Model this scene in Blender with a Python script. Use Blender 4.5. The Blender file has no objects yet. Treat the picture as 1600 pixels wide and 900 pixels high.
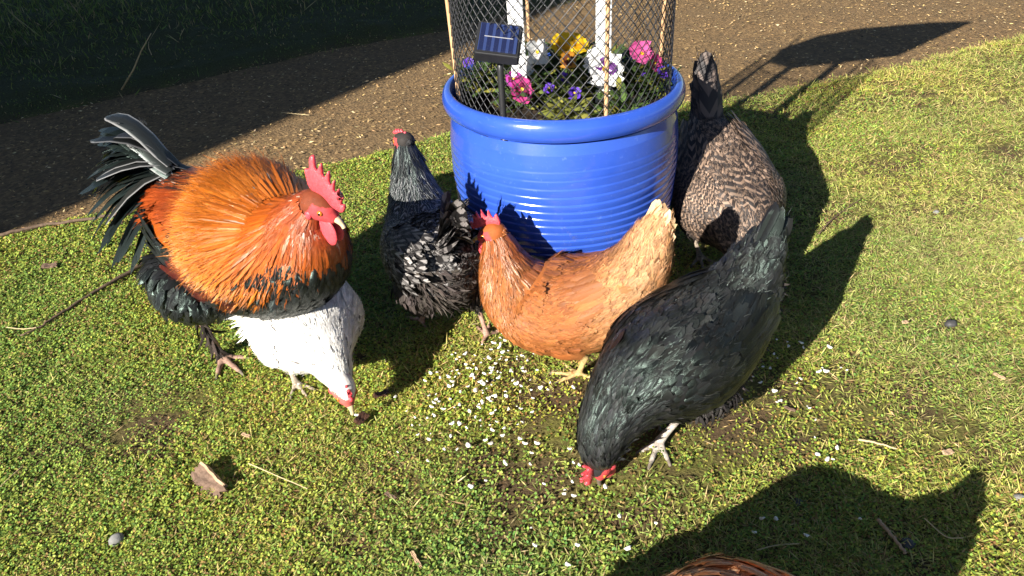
import bpy, bmesh, math
import numpy as np
from mathutils import Vector, Matrix

# ------------------------------------------------------------------ camera, sky, sun, exposure
SC = bpy.context.scene
COL = SC.collection
rng = np.random.default_rng(7)
H, F_PX, PITCH, ROLL = 1.0, 1232.0, math.radians(32.5), math.radians(3.7)
AZ, EL = math.radians(38.0), math.radians(25.5)      # shadows run towards AZ (from +Y to +X)

cam_d = bpy.data.cameras.new("camera")
cam = bpy.data.objects.new("camera", cam_d)
COL.objects.link(cam)
SC.camera = cam
cam_d.sensor_width = 36.0
cam_d.lens = 36.0 * F_PX / 1600.0
cam_d.clip_start, cam_d.clip_end = 0.05, 2000.0
_rt = Vector((1, 0, 0)); _up = Vector((0, math.sin(PITCH), math.cos(PITCH)))
_fw = Vector((0, math.cos(PITCH), -math.sin(PITCH)))
CR = _rt * math.cos(ROLL) - _up * math.sin(ROLL)
CU = _up * math.cos(ROLL) + _rt * math.sin(ROLL)
cam.matrix_world = Matrix(((CR.x, CU.x, -_fw.x, 0), (CR.y, CU.y, -_fw.y, 0), (CR.z, CU.z, -_fw.z, H), (0, 0, 0, 1)))

world = bpy.data.worlds.new("World"); SC.world = world
world.use_nodes = True
wn = world.node_tree.nodes; wl = world.node_tree.links
sky = wn.new("ShaderNodeTexSky"); sky.sky_type = 'NISHITA'; sky.sun_disc = False
sky.sun_elevation = EL; sky.sun_rotation = AZ + math.pi
sky.air_density = 0.6; sky.dust_density = 0.3
wl.new(sky.outputs[0], wn["Background"].inputs[0]); wn["Background"].inputs[1].default_value = 0.05
sun_d = bpy.data.lights.new("sun", 'SUN'); sun_d.energy = 5.0; sun_d.angle = math.radians(0.5); sun_d.color = (1.0, 0.95, 0.87)
sun = bpy.data.objects.new("sun", sun_d); COL.objects.link(sun)
SUNV = Vector((math.sin(AZ) * math.cos(EL), math.cos(AZ) * math.cos(EL), -math.sin(EL)))
sun.rotation_euler = SUNV.to_track_quat('-Z', 'Y').to_euler(); sun.location = (-4, -4, 6)
SC.view_settings.view_transform = 'Standard'; SC.view_settings.look = 'None'
SC.view_settings.gamma = 1.0; SC.view_settings.use_curve_mapping = False
SC.view_settings.exposure = 1.45

# ------------------------------------------------------------------ helpers
def px(x, y, z=0.0):
    """where the line of sight through a photo pixel meets the height z"""
    d = _fw + CR * ((x - 800) / F_PX) - CU * ((y - 450) / F_PX)
    t = (z - H) / d.z
    return Vector((0, 0, H)) + d * t

def tag(o, label=None, cat=None, group=None, kind=None):
    if label: o['label'] = label
    if cat: o['category'] = cat
    if group: o['group'] = group
    if kind: o['kind'] = kind
    return o

def empty(name, loc, rz=0.0):
    o = bpy.data.objects.new(name, None); COL.objects.link(o)
    o.location = loc; o.rotation_euler = (0, 0, rz); o.empty_display_size = 0.05
    return o

def nrm(a):
    return a / np.maximum(np.linalg.norm(a, axis=-1, keepdims=True), 1e-9)

def lattice(ix, iy, seed):
    h = np.sin(ix * 127.1 + iy * 311.7 + seed * 74.7) * 43758.5453
    return h - np.floor(h)

def vnoise(x, y, seed=0):
    ix, iy = np.floor(x), np.floor(y); fx, fy = x - ix, y - iy
    fx = fx * fx * (3 - 2 * fx); fy = fy * fy * (3 - 2 * fy)
    a = lattice(ix, iy, seed); b = lattice(ix + 1, iy, seed); c = lattice(ix, iy + 1, seed); d = lattice(ix + 1, iy + 1, seed)
    return (a * (1 - fx) + b * fx) * (1 - fy) + (c * (1 - fx) + d * fx) * fy

def fbm(x, y, seed=0, o=4):
    s = 0; w = .5
    for k in range(o):
        s = s + w * vnoise(x * 2 ** k, y * 2 ** k, seed + k * 3); w *= .5
    return s / (1 - .5 ** o)

def new_mesh(name, V, Q=None, T=None, attrs=None, smooth=True):
    V = np.ascontiguousarray(V, np.float32)
    me = bpy.data.meshes.new(name)
    nq = 0 if Q is None else len(Q); nt = 0 if T is None else len(T)
    me.vertices.add(len(V)); me.vertices.foreach_set("co", V.ravel())
    idx = []; st = []; k = 0
    if nq:
        idx.append(np.asarray(Q, np.int32).ravel()); st.append(np.arange(nq) * 4); k = nq * 4
    if nt:
        idx.append(np.asarray(T, np.int32).ravel()); st.append(k + np.arange(nt) * 3)
    idx = np.concatenate(idx).astype(np.int32); st = np.concatenate(st).astype(np.int32)
    me.loops.add(len(idx)); me.loops.foreach_set("vertex_index", idx)
    me.polygons.add(len(st)); me.polygons.foreach_set("loop_start", st)
    me.update(calc_edges=True)
    me.polygons.foreach_set("use_smooth", np.full(len(st), smooth, bool))
    for an, A in (attrs or {}).items():
        A = np.asarray(A, np.float32)
        if A.ndim == 1:
            a = me.attributes.new(an, 'FLOAT', 'POINT'); a.data.foreach_set("value", A)
        elif an == 'fuv':
            a = me.attributes.new(an, 'FLOAT_VECTOR', 'POINT'); a.data.foreach_set("vector", A.ravel())
        else:
            a = me.attributes.new(an, 'FLOAT_COLOR', 'POINT')
            a.data.foreach_set("color", np.concatenate([A, np.ones((len(A), 1), np.float32)], 1).ravel())
    me.validate()
    return me

def link(name, me, mat=None, parent=None):
    o = bpy.data.objects.new(name, me); COL.objects.link(o)
    if mat is not None: me.materials.append(mat)
    if parent is not None: o.parent = parent
    return o

def bm_obj(name, bm, mat, parent=None, smooth=True):
    me = bpy.data.meshes.new(name); bm.to_mesh(me); bm.free()
    for p in me.polygons: p.use_smooth = smooth
    return link(name, me, mat, parent)

class MB:
    """collects feather / leaf / strand faces and links them as ONE mesh object"""
    def __init__(s): s.V = []; s.Q = []; s.T = []; s.c = []; s.c2 = []; s.u = []; s.n = 0
    def add(s, V, Q, col, col2=None, fuv=None):
        s.V.append(V); s.Q.append(np.asarray(Q) + s.n); s.n += len(V)
        s.c.append(np.broadcast_to(col, V.shape)); s.c2.append(np.broadcast_to(col if col2 is None else col2, V.shape))
        s.u.append(np.zeros_like(V) if fuv is None else fuv)
    def build(s, name, mat, parent=None, smooth=True):
        me = new_mesh(name, np.concatenate(s.V), np.concatenate(s.Q), None,
                      dict(col=np.concatenate(s.c), col2=np.concatenate(s.c2), fuv=np.concatenate(s.u)), smooth)
        return link(name, me, mat, parent)

SHAPES = {
    'round': ([0, .25, .5, .75, .93, 1.0], [.4, .8, 1, .95, .6, .18]),
    'lance': ([0, .2, .45, .7, .88, 1], [.5, .9, 1, .75, .38, .03]),
    'long': ([0, .12, .3, .5, .7, .86, .96, 1], [.45, .8, .95, 1, 1, .88, .55, .15]),
    'petal': ([0, .25, .5, .75, .93, 1.0], [.15, .62, .95, 1.0, .75, .4]),
    'leaf': ([0, .2, .45, .7, .9, 1], [.12, .7, 1, .8, .35, .03]),
    'sliver': ([0, .5, 1], [1, .7, .05]),
}

def feathers(mb, P, D, N, L, W, shape='round', droop=.1, cup=.15, col=(.5, .5, .5), col2=None, tip=None, G=None, jag=.04, rag=.0):
    P = np.atleast_2d(P).astype(float); n = len(P)
    D = nrm(np.broadcast_to(np.atleast_2d(D), P.shape)); N = np.broadcast_to(np.atleast_2d(N), P.shape)
    B = nrm(np.cross(N, D)); N = np.cross(D, B)
    L = np.broadcast_to(L, (n,)).astype(float); W = np.broadcast_to(W, (n,)).astype(float)
    v, w = map(np.array, SHAPES[shape]); us = np.array([-1., 1.]) if shape == 'sliver' else np.array([-1., 0., 1.])
    R, C = len(v), len(us)
    vv = v[None, :, None, None]; ww = w[None, :, None, None]; uu = us[None, None, :, None]
    Lx = L[:, None, None, None]; Wx = W[:, None, None, None]
    P4, D4, N4, B4 = (a[:, None, None, :] for a in (P, D, N, B))
    dr = np.broadcast_to(droop, (n,))[:, None, None, None]
    vj = vv + (rng.normal(0, jag, (n, R, C, 1)) * vv if jag else 0)
    wj = ww * (1 + (rng.normal(0, rag, (n, R, C, 1)) if rag else 0))
    X = P4 + D4 * Lx * vj - N4 * (dr * Lx * vj ** 2) + B4 * (uu * wj * Wx * .5) - N4 * (cup * Wx * uu ** 2 * wj)
    if G is not None:
        X = X + np.broadcast_to(np.atleast_2d(G), P.shape)[:, None, None, :] * Lx * vj ** 2
    V = X.reshape(-1, 3)
    base = (np.arange(n) * R * C)[:, None, None]
    r = np.arange(R - 1)[None, :, None]; c = np.arange(C - 1)[None, None, :]
    i0 = base + r * C + c
    Q = np.stack([i0, i0 + 1, i0 + C + 1, i0 + C], -1).reshape(-1, 4)
    def spread(c_):
        c_ = np.broadcast_to(np.atleast_2d(c_), (n, 3)).astype(float)
        return np.broadcast_to(c_[:, None, None, :], (n, R, C, 3))
    cc = spread(col)
    if tip is not None:
        k = np.clip((vv - .25) / .75, 0, 1); cc = cc * (1 - k) + spread(tip) * k
    c2 = cc if col2 is None else spread(col2)
    rnd = rng.random(n)
    fuv = np.stack(np.broadcast_arrays(uu[..., 0] + 0 * vv[..., 0] + 0 * rnd[:, None, None], vv[..., 0], rnd[:, None, None]), -1)
    mb.add(V, Q, cc.reshape(-1, 3), c2.reshape(-1, 3), fuv.reshape(-1, 3))

# ------------------------------------------------------------------ materials
def mat_new(name):
    m = bpy.data.materials.new(name); m.use_nodes = True
    nt = m.node_tree; b = nt.nodes["Principled BSDF"]
    return m, nt, b

class NT:
    """small wrapper for wiring shader nodes"""
    def __init__(s, nt): s.nt = nt
    def node(s, t, **kw):
        n = s.nt.nodes.new(t)
        for k, v in kw.items(): setattr(n, k, v)
        return n
    def put(s, sock, v):
        if isinstance(v, bpy.types.NodeSocket): s.nt.links.new(v, sock)
        else: sock.default_value = v
    def math(s, op, a, b=None, clamp=False):
        n = s.node("ShaderNodeMath", operation=op); n.use_clamp = clamp
        s.put(n.inputs[0], a)
        if b is not None: s.put(n.inputs[1], b)
        return n.outputs[0]
    def mix(s, f, a, b, mode='MIX'):
        n = s.node("ShaderNodeMix", data_type='RGBA', blend_type=mode)
        s.put(n.inputs[0], f); s.put(n.inputs[6], a); s.put(n.inputs[7], b)
        return n.outputs[2]
    def ramp(s, f, *stops):
        n = s.node("ShaderNodeValToRGB"); e = n.color_ramp.elements
        while len(e) < len(stops): e.new(.5)
        for el, (p, c) in zip(e, stops): el.position = p; el.color = c if len(c) == 4 else (*c, 1)
        s.put(n.inputs[0], f); return n.outputs[0]
    def attr(s, name): return s.node("ShaderNodeAttribute", attribute_name=name)
    def noise(s, scale, detail=4, rough=.6, vec=None):
        n = s.node("ShaderNodeTexNoise"); n.inputs['Scale'].default_value = scale; n.inputs['Detail'].default_value = detail
        n.inputs['Roughness'].default_value = rough
        if vec is not None: s.nt.links.new(vec, n.inputs['Vector'])
        return n.outputs[0]
    def obj(s): return s.node("ShaderNodeTexCoord").outputs['Object']
    def bump(s, h, strength=.3, dist=.002):
        n = s.node("ShaderNodeBump"); n.inputs['Strength'].default_value = strength; n.inputs['Distance'].default_value = dist
        s.nt.links.new(h, n.inputs['Height']); return n.outputs[0]

def mat_feather(name, pattern='plain', rough=.5, spec=.5, tint=None, barb=.22, sheen=0.0, freq=34):
    m, nt, b = mat_new(name); t = NT(nt)
    c = t.attr('col').outputs['Color']; c2 = t.attr('col2').outputs['Color']
    sep = t.node("ShaderNodeSeparateXYZ"); nt.links.new(t.attr('fuv').outputs['Vector'], sep.inputs[0])
    u, v, r = sep.outputs
    au = t.math('ABSOLUTE', u)
    ph = t.math('SUBTRACT', t.math('MULTIPLY', v, float(freq)), t.math('MULTIPLY', au, freq * .3))
    bw = t.math('SINE', t.math('ADD', t.math('MULTIPLY', ph, 6.283), t.math('MULTIPLY', r, 40.0)))
    base = c
    if pattern == 'lace':
        e = t.math('MAXIMUM', t.math('MULTIPLY', au, au), t.math('POWER', v, 3.0))
        k = t.math('MULTIPLY', t.math('SUBTRACT', e, .45), 4.0, True); base = t.mix(k, c, c2)
    elif pattern == 'bars':
        w = t.math('SINE', t.math('MULTIPLY', t.math('SUBTRACT', t.math('MULTIPLY', v, 2.6), t.math('MULTIPLY', au, .55)), 6.283))
        k = t.math('MULTIPLY', t.math('ADD', w, -.1), 3.0, True); base = t.mix(k, c, c2)
    elif pattern == 'shaft':
        k = t.math('MULTIPLY', t.math('SUBTRACT', .32, au), 6.0, True); base = t.mix(k, c, c2)
    elif pattern == 'edge':
        k = t.math('MULTIPLY', t.math('SUBTRACT', au, .74), 6.0, True); base = t.mix(k, c, c2)
    sh_ = t.math('MULTIPLY', t.math('SUBTRACT', .075, au), 14.0, True)
    base = t.mix(t.math('MULTIPLY', sh_, .5), base, t.mix(1.0, base, (1.6, 1.6, 1.6, 1), 'MULTIPLY')) if pattern != 'shaft' else base
    val = t.math('ADD', 1.0 - barb * .5, t.math('MULTIPLY', bw, barb * .5))
    val = t.math('MULTIPLY', val, t.math('ADD', .82, t.math('MULTIPLY', r, .36)))
    comb_ = t.node("ShaderNodeCombineXYZ")
    for i in range(3): t.put(comb_.inputs[i], val)
    base = t.mix(1.0, base, comb_.outputs[0], 'MULTIPLY')
    nt.links.new(base, b.inputs['Base Color'])
    b.inputs['Roughness'].default_value = rough; b.inputs['Specular IOR Level'].default_value = spec
    if tint: b.inputs['Specular Tint'].default_value = (*tint, 1)
    if sheen: b.inputs['Sheen Weight'].default_value = sheen; b.inputs['Sheen Roughness'].default_value = .4
    nt.links.new(t.bump(bw, .35, .0006), b.inputs['Normal'])
    return m

def mat_attr(name, rough=.7, spec=.3, noise=60, amount=.3, bump=.3, dist=.002, subsurf=0):
    m, nt, b = mat_new(name); t = NT(nt)
    n = t.noise(noise, 4, .6, t.obj())
    val = t.ramp(n, (.25, (1 - amount,) * 3), (.75, (1 + amount * .4,) * 3))
    nt.links.new(t.mix(1.0, t.attr('col').outputs['Color'], val, 'MULTIPLY'), b.inputs['Base Color'])
    b.inputs['Roughness'].default_value = rough; b.inputs['Specular IOR Level'].default_value = spec
    nt.links.new(t.bump(n, bump, dist), b.inputs['Normal'])
    return m

def mat_plain(name, c, rough=.6, spec=.4, noise=80, amount=.3, bump=.2, dist=.001, metal=0.0, sss=0.0):
    m, nt, b = mat_new(name); t = NT(nt)
    n = t.noise(noise, 5, .65, t.obj())
    lo = tuple(x * (1 - amount) for x in c); hi = tuple(min(1, x * (1 + amount * .6)) for x in c)
    nt.links.new(t.ramp(n, (.3, lo), (.7, hi)), b.inputs['Base Color'])
    b.inputs['Roughness'].default_value = rough; b.inputs['Specular IOR Level'].default_value = spec
    b.inputs['Metallic'].default_value = metal
    if sss:
        b.inputs['Subsurface Weight'].default_value = sss; b.inputs['Subsurface Radius'].default_value = (.008, .002, .001)
        b.inputs['Subsurface Scale'].default_value = 1.0
    nt.links.new(t.bump(n, bump, dist), b.inputs['Normal'])
    return m

def mat_leaf(name, rough=.6, spec=.2, trans=.25):
    m, nt, b = mat_new(name); t = NT(nt)
    c = t.attr('col').outputs['Color']
    nt.links.new(c, b.inputs['Base Color'])
    b.inputs['Roughness'].default_value = rough; b.inputs['Specular IOR Level'].default_value = spec
    if trans:
        tr = t.node("ShaderNodeBsdfTranslucent"); nt.links.new(c, tr.inputs[0])
        mx = t.node("ShaderNodeMixShader"); mx.inputs[0].default_value = trans
        nt.links.new(b.outputs[0], mx.inputs[1]); nt.links.new(tr.outputs[0], mx.inputs[2])
        nt.links.new(mx.outputs[0], nt.nodes["Material Output"].inputs[0])
    return m

M = {}
M['leaf'] = mat_leaf('moss_leaf')
M['grass'] = mat_leaf('grass_blade')
M['flake_stuff'] = mat_leaf('wood_flake', .75, .15, 0)
M['skin'] = mat_attr('bird_body', .75, .25, 90, .3, .4, .002)
M['comb'] = mat_plain('red_comb', (.62, .07, .085), .42, .5, 260, .3, .5, .0015, sss=.25)
M['comb_dark'] = mat_plain('dull_red_comb', (.5, .035, .045), .42, .5, 260, .3, .5, .0015, sss=.2)
M['beak'] = mat_plain('horn_beak', (.52, .4, .24), .4, .5, 120, .25)
M['beak_yellow'] = mat_plain('yellow_beak', (.6, .36, .1), .4, .5, 120, .25)
M['beak_dark'] = mat_plain('dark_beak', (.12, .09, .07), .4, .5, 120, .25)
M['iris'] = mat_plain('orange_iris', (.5, .16, .02), .15, .6, 200, .3)
M['pupil'] = mat_plain('black_pupil', (.008, .007, .006), .08, .7, 50, .1)
M['f_plain'] = mat_feather('soft_feather', 'plain', .5, .4)
M['f_gloss'] = mat_feather('glossy_hackle', 'plain', .36, .75, (1, .9, .78), .3, freq=20)
M['f_black'] = mat_feather('black_green_feather', 'plain', .32, .38, (.74, 1, .88), .45)
M['f_edge'] = mat_feather('white_edged_black_feather', 'edge', .36, .4, (.8, 1, .92), .3)
M['f_lace'] = mat_feather('laced_feather', 'lace', .5, .4)
M['f_bars'] = mat_feather('barred_feather', 'bars', .5, .4)
M['f_shaft'] = mat_feather('streaked_hackle', 'shaft', .42, .6)
M['f_fluff'] = mat_feather('down', 'plain', .7, .2, None, .1)
M['petal'] = mat_leaf('petal', .6, .3, .3)

# ------------------------------------------------------------------ ground, path
EDGE_NEAR = np.array([(-60, -22), (-6, -.4), (-2.4, 1.45), (-1.44, 2.02), (-1.05, 2.2), (-.63, 2.37), (-.2, 2.56), (.3, 2.68), (.84, 2.76), (1.39, 2.93), (1.8, 3.10), (2.2, 3.28), (3.2, 3.75), (8, 6.0), (60, 30)])
EDGE_FAR = np.array([(-60, -21), (-6, .6), (-2.6, 2.62), (-1.96, 2.98), (-1.25, 3.42), (-.75, 3.72), (-.26, 3.96), (.3, 4.3), (.9, 4.62), (1.6, 4.95), (3, 5.6), (8, 7.7), (60, 32)])
def y_near(x): return np.interp(x, EDGE_NEAR[:, 0], EDGE_NEAR[:, 1]) + .05 * (fbm(x * 5, x * 0 + 3, 5) - .5) + .03 * (vnoise(x * 22, x * 0, 9) - .5)
def y_far(x): return np.interp(x, EDGE_FAR[:, 0], EDGE_FAR[:, 1]) + .10 * (fbm(x * 4, x * 0 + 7, 6) - .5)
POT = np.array([.134, 1.634])

def gz(x, y):
    lawn = np.clip((y_near(x) - y) / .05, 0, 1); verge = np.clip((y - y_far(x)) / .15, 0, 1)
    bump = (fbm(x * 7, y * 7, 1, 3) - .5) * .016 + (fbm(x * 30, y * 30, 2, 2) - .5) * .006
    return lawn * (bump + .004) + verge * (bump * 2 + .02 + np.clip(y - y_far(x), 0, 1.2) * .12) - (1 - lawn) * (1 - verge) * .012

def axis(lo, hi, step):
    core = np.arange(lo, hi, step); g = step * 1.35 ** np.arange(1, 36); g = np.cumsum(g); g = g[g < 400]
    return np.concatenate([lo - g[::-1], core, hi - step + g])
gx, gy = axis(-3.4, 3.4, .022), axis(.3, 5.6, .022)
X, Y = np.meshgrid(gx, gy); Z = gz(X, Y)
nx, ny = len(gx), len(gy)
I = (np.arange(ny - 1)[:, None] * nx + np.arange(nx - 1)[None, :])
Q = np.stack([I, I + 1, I + nx + 1, I + nx], -1).reshape(-1, 4)
# soil colour of the lawn: brown earth, mossy green and straw patches
V = np.stack([X, Y, Z], -1).reshape(-1, 3)
n1 = fbm(V[:, 0] * 2.2, V[:, 1] * 2.2, 21); n2 = fbm(V[:, 0] * 14, V[:, 1] * 14, 22)
soil = np.array([.095, .062, .030]); mossc = np.array([.135, .125, .030]); dark = np.array([.022, .02, .012])
k = np.clip((n2 - .42) * 4, 0, 1)[:, None]; cg = soil * (1 - k) + mossc * k
vg = np.clip((V[:, 1] - y_far(V[:, 0])) / .1, 0, 1)[:, None]
cg = cg * (1 - vg) + np.array([.055, .062, .022]) * vg
me = new_mesh('ground', V, Q, None, dict(col=cg))
M['ground'] = mat_attr('mossy_soil', .85, .25, 160, .6, .6, .006)
tag(link('ground', me, M['ground']), kind='structure')

m, nt, b = mat_new('wet_gravel_path'); t = NT(nt)
o_ = t.obj()
vor = t.node("ShaderNodeTexVoronoi"); vor.inputs['Scale'].default_value = 95; nt.links.new(o_, vor.inputs['Vector'])
n_ = t.noise(3.2, 6, .7, o_); nf = t.noise(260, 3, .7, o_)
c0 = t.ramp(vor.outputs['Color'], (.1, (.06, .042, .024)), (.55, (.215, .13, .058)), (.95, (.39, .25, .11)))
c1 = t.mix(t.ramp(n_, (.35, (0, 0, 0)), (.65, (1, 1, 1))), c0, t.mix(.6, c0, (.12, .085, .048, 1)))
nt.links.new(t.mix(.35, c1, t.ramp(nf, (.3, (.04, .028, .016)), (.7, (.33, .22, .11)))), b.inputs['Base Color'])
b.inputs['Roughness'].default_value = .85; b.inputs['Specular IOR Level'].default_value = .12
nt.links.new(t.bump(t.math('ADD', vor.outputs['Distance'], nf), .6, .006), b.inputs['Normal'])
xs = np.concatenate([np.linspace(-60, -4, 30)[:-1], np.arange(-4, 4, .03), np.linspace(4, 60, 30)])
rows = np.linspace(0, 1, 24)
ya, yb = y_near(xs) - .03, y_far(xs) + .03
PX = np.broadcast_to(xs, (24, len(xs))); PY = ya + (yb - ya) * rows[:, None]
PZ = -.004 + .008 * (fbm(PX * 6, PY * 6, 31, 3) - .5)
PZ = PZ - .0 * PX
I = (np.arange(23)[:, None] * len(xs) + np.arange(len(xs) - 1)[None, :])
me = new_mesh('path', np.stack([PX, PY, PZ], -1).reshape(-1, 3), np.stack([I, I + 1, I + len(xs) + 1, I + len(xs)], -1).reshape(-1, 4))
tag(link('path', me, m), kind='structure')

# ------------------------------------------------------------------ moss and short grass of the lawn (nobody could count it)
BARE = [(px(880, 690), .15, 1.15), (px(1130, 640), .12, .8), (px(950, 660), .12, .9), (px(760, 850), .12, .55), (px(1180, 690), .14, .55), (px(620, 760), .07, .5), (px(1300, 640), .12, .5), (px(210, 660), .10, .5),
        (px(1395, 265), .09, .5), (px(1380, 235), .06, .5), (px(1560, 240), .12, .6), (px(560, 860), .09, .5), (px(250, 560), .09, .4), (px(980, 800), .12, .75), (px(680, 690), .07, .45), (px(1480, 700), .1, .4)]
def moss_density(x, y):
    d = .40 + 1.5 * (.6 * fbm(x * 9, y * 9, 41) + .4 * fbm(x * 2.6, y * 2.6, 43) - .26)
    for c, r, s in BARE:
        q = ((x - c.x) ** 2 + (y - c.y) ** 2) / r ** 2
        d = d - s * np.exp(-q * 1.2) * (.6 + .8 * fbm(x * 25, y * 25, 47, 2))
    return np.clip(d, 0.13, 1)

def scatter(n, x0, x1, y0, y1):
    return rng.uniform(x0, x1, n), rng.uniform(y0, y1, n)

def in_view(x, y, m=.25):
    """keep a generous fan in front of the camera"""
    return np.abs(x + .06 * y) < .78 * y + .35 + m

def leaf_quads(C, az, tilt, L, W, col, twist=None):
    d = np.stack([np.cos(az) * np.cos(tilt), np.sin(az) * np.cos(tilt), np.sin(tilt)], -1)
    s = np.stack([-np.sin(az), np.cos(az), np.zeros_like(az)], -1)
    if twist is not None:
        u = np.cross(d, s); s = s * np.cos(twist)[:, None] + u * np.sin(twist)[:, None]
    L = np.asarray(L)[:, None]; W = np.asarray(W)[:, None]
    v0 = C; v1 = C + d * L * .5 + s * W * .5; v2 = C + d * L; v3 = C + d * L * .5 - s * W * .5
    V = np.stack([v0, v1, v2, v3], 1).reshape(-1, 3)
    return V, np.arange(len(V)).reshape(-1, 4), np.repeat(col, 4, 0)

def pick(n, cols, wts):
    cols = np.array(cols); i = rng.choice(len(cols), n, p=np.array(wts) / sum(wts))
    return cols[i] * rng.uniform(.82, 1.42, (n, 1)) * rng.uniform(.94, 1.06, (n, 3))

def lawn_patch(dens, y0, y1, size, per):
    """clumps of tiny leaves and blades between two distances from the camera"""
    x0, x1 = -1.4 - .82 * y1, 1.4 + .82 * y1
    n = int(dens * (x1 - x0) * (y1 - y0)); x, y = scatter(n, x0, x1, y0, y1)
    ok = in_view(x, y, .9) & (y < y_near(x) + .012) & (np.hypot(x - POT[0], y - POT[1]) > .17)
    x, y = x[ok], y[ok]
    ok = rng.random(len(x)) < moss_density(x, y); x, y = x[ok], y[ok]
    # leafy moss at the left and in the middle, thatchy grass to the right
    grassy = np.clip(.38 + .38 * (x - .25) + .75 * (fbm(x * 3, y * 3, 51) - .45), .04, .92)
    isg = rng.random(len(x)) < grassy
    hue = fbm(x * 2.5, y * 2.5, 61); big = .72 + .62 * fbm(x * 5, y * 5, 91)
    out = []
    for kind in (0, 1):
        cx, cy = x[isg == kind], y[isg == kind]; hu = hue[isg == kind]; bg = big[isg == kind]
        k = per if kind == 0 else per - 1
        cx, cy, hu, bg = (np.repeat(a, k) for a in (cx, cy, hu, bg)); nn = len(cx)
        r = rng.gamma(2., .0048 * size, nn); a = rng.uniform(0, 6.283, nn)
        lx, ly = cx + r * np.cos(a), cy + r * np.sin(a)
        if kind == 0:
            hgt = .0075 * size * np.exp(-(r / (.012 * size)) ** 2) * rng.uniform(.3, 1.2, nn)
            C = np.stack([lx, ly, gz(lx, ly) + .001 + hgt], -1)
            col = pick(nn, [(.245, .315, .055), (.175, .28, .055), (.33, .35, .07), (.12, .21, .05), (.31, .21, .08), (.21, .12, .055)], [4, 3.2, 2.6, 1.6, 1.2, .7])
            col = col * np.stack([.62 + .8 * hu, .82 + .36 * hu, .95 - .1 * hu], -1)
            V, Q_, c = leaf_quads(C, a + rng.normal(0, .6, nn), rng.normal(.2, .3, nn), rng.uniform(.0038, .0070, nn) * size * bg, rng.uniform(.0028, .0052, nn) * size * bg, col, rng.normal(0, .36, nn))
        else:
            C = np.stack([lx, ly, gz(lx, ly) + rng.uniform(0, .006, nn)], -1)
            col = pick(nn, [(.31, .32, .075), (.23, .285, .06), (.42, .375, .13), (.40, .29, .13), (.20, .12, .055)], [4, 3, 2.6, 1.8, .9])
            col = col * np.stack([.75 + .5 * hu, .85 + .3 * hu, 1 + 0 * hu], -1)
            V, Q_, c = leaf_quads(C, a, rng.normal(.26, .28, nn), rng.uniform(.008, .019, nn) * size * bg * np.where(rng.random(nn) < .06, 1.9, 1), rng.uniform(.0010, .0020, nn) * size, col, rng.normal(0, .5, nn))
        out.append((V, Q_, c))
    return out
parts = []
for args in ((34000, .45, 1.1, 1.0, 8), (30000, 1.1, 1.75, 1.05, 8), (19000, 1.75, 2.5, 1.2, 7), (11000, 2.5, 4.2, 1.5, 6)):
    parts += lawn_patch(*args)
off = 0; Vs = []; Qs = []; Cs = []
for V, Q_, c in parts:
    Vs.append(V); Qs.append(Q_ + off); Cs.append(c); off += len(V)
me = new_mesh('moss', np.concatenate(Vs), np.concatenate(Qs), None, dict(col=np.concatenate(Cs)), smooth=False)
tag(link('moss', me, M['leaf']), kind='stuff', label='short green moss and grass of the lawn', cat='moss')

# dead bits of grass and root lying where the moss is thin
n = 16000; x, y = scatter(n, -2.4, 2.6, .45, 3.2); ok = in_view(x, y) & (y < y_near(x)); x, y = x[ok], y[ok]
ok = rng.random(len(x)) < np.clip(1.15 - moss_density(x, y) * 1.1, .1, 1); x, y = x[ok], y[ok]; n = len(x)
C = np.stack([x, y, gz(x, y) + rng.uniform(.001, .007, n)], -1)
V, Q_, c = leaf_quads(C, rng.uniform(0, 6.283, n), rng.normal(.08, .2, n), rng.gamma(3, .005, n), rng.uniform(.0010, .0028, n), pick(n, [(.30, .20, .10), (.18, .11, .05), (.42, .33, .18), (.08, .05, .03)], [3, 3, 1.5, 2]), rng.normal(0, .6, n))
me = new_mesh('dead_grass', V, Q_, None, dict(col=c), smooth=False)
tag(link('dead_grass', me, M['flake_stuff']), kind='stuff', label='brown dead grass lying where the moss is thin', cat='dead grass')

# wood flakes and dead needles pressed into the path
n = 70000; x, y = scatter(n, -3.6, 3.6, 1.2, 5.6)
ok = (y > y_near(x) - .03) & (y < y_far(x) + .05) & in_view(x, y); x, y = x[ok], y[ok]
ok = rng.random(len(x)) < .25 + .9 * fbm(x * 4, y * 4, 71); x, y = x[ok], y[ok]; n = len(x)
C = np.stack([x, y, np.full(n, .001) + rng.uniform(0, .004, n)], -1)
col = pick(n, [(.48, .32, .13), (.34, .22, .10), (.19, .13, .065), (.60, .46, .25), (.05, .04, .028)], [3, 3, 2.5, 1.2, 2.4])
V, Q_, c = leaf_quads(C, rng.uniform(0, 6.283, n), rng.normal(0, .16, n), rng.uniform(.007, .022, n), rng.uniform(.003, .0065, n), col, rng.normal(0, .3, n))
me = new_mesh('wood_chips', V, Q_, None, dict(col=c), smooth=False)
tag(link('wood_chips', me, M['flake_stuff']), kind='stuff', label='tan wood chips scattered over the gravel path', cat='wood chips')

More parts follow.
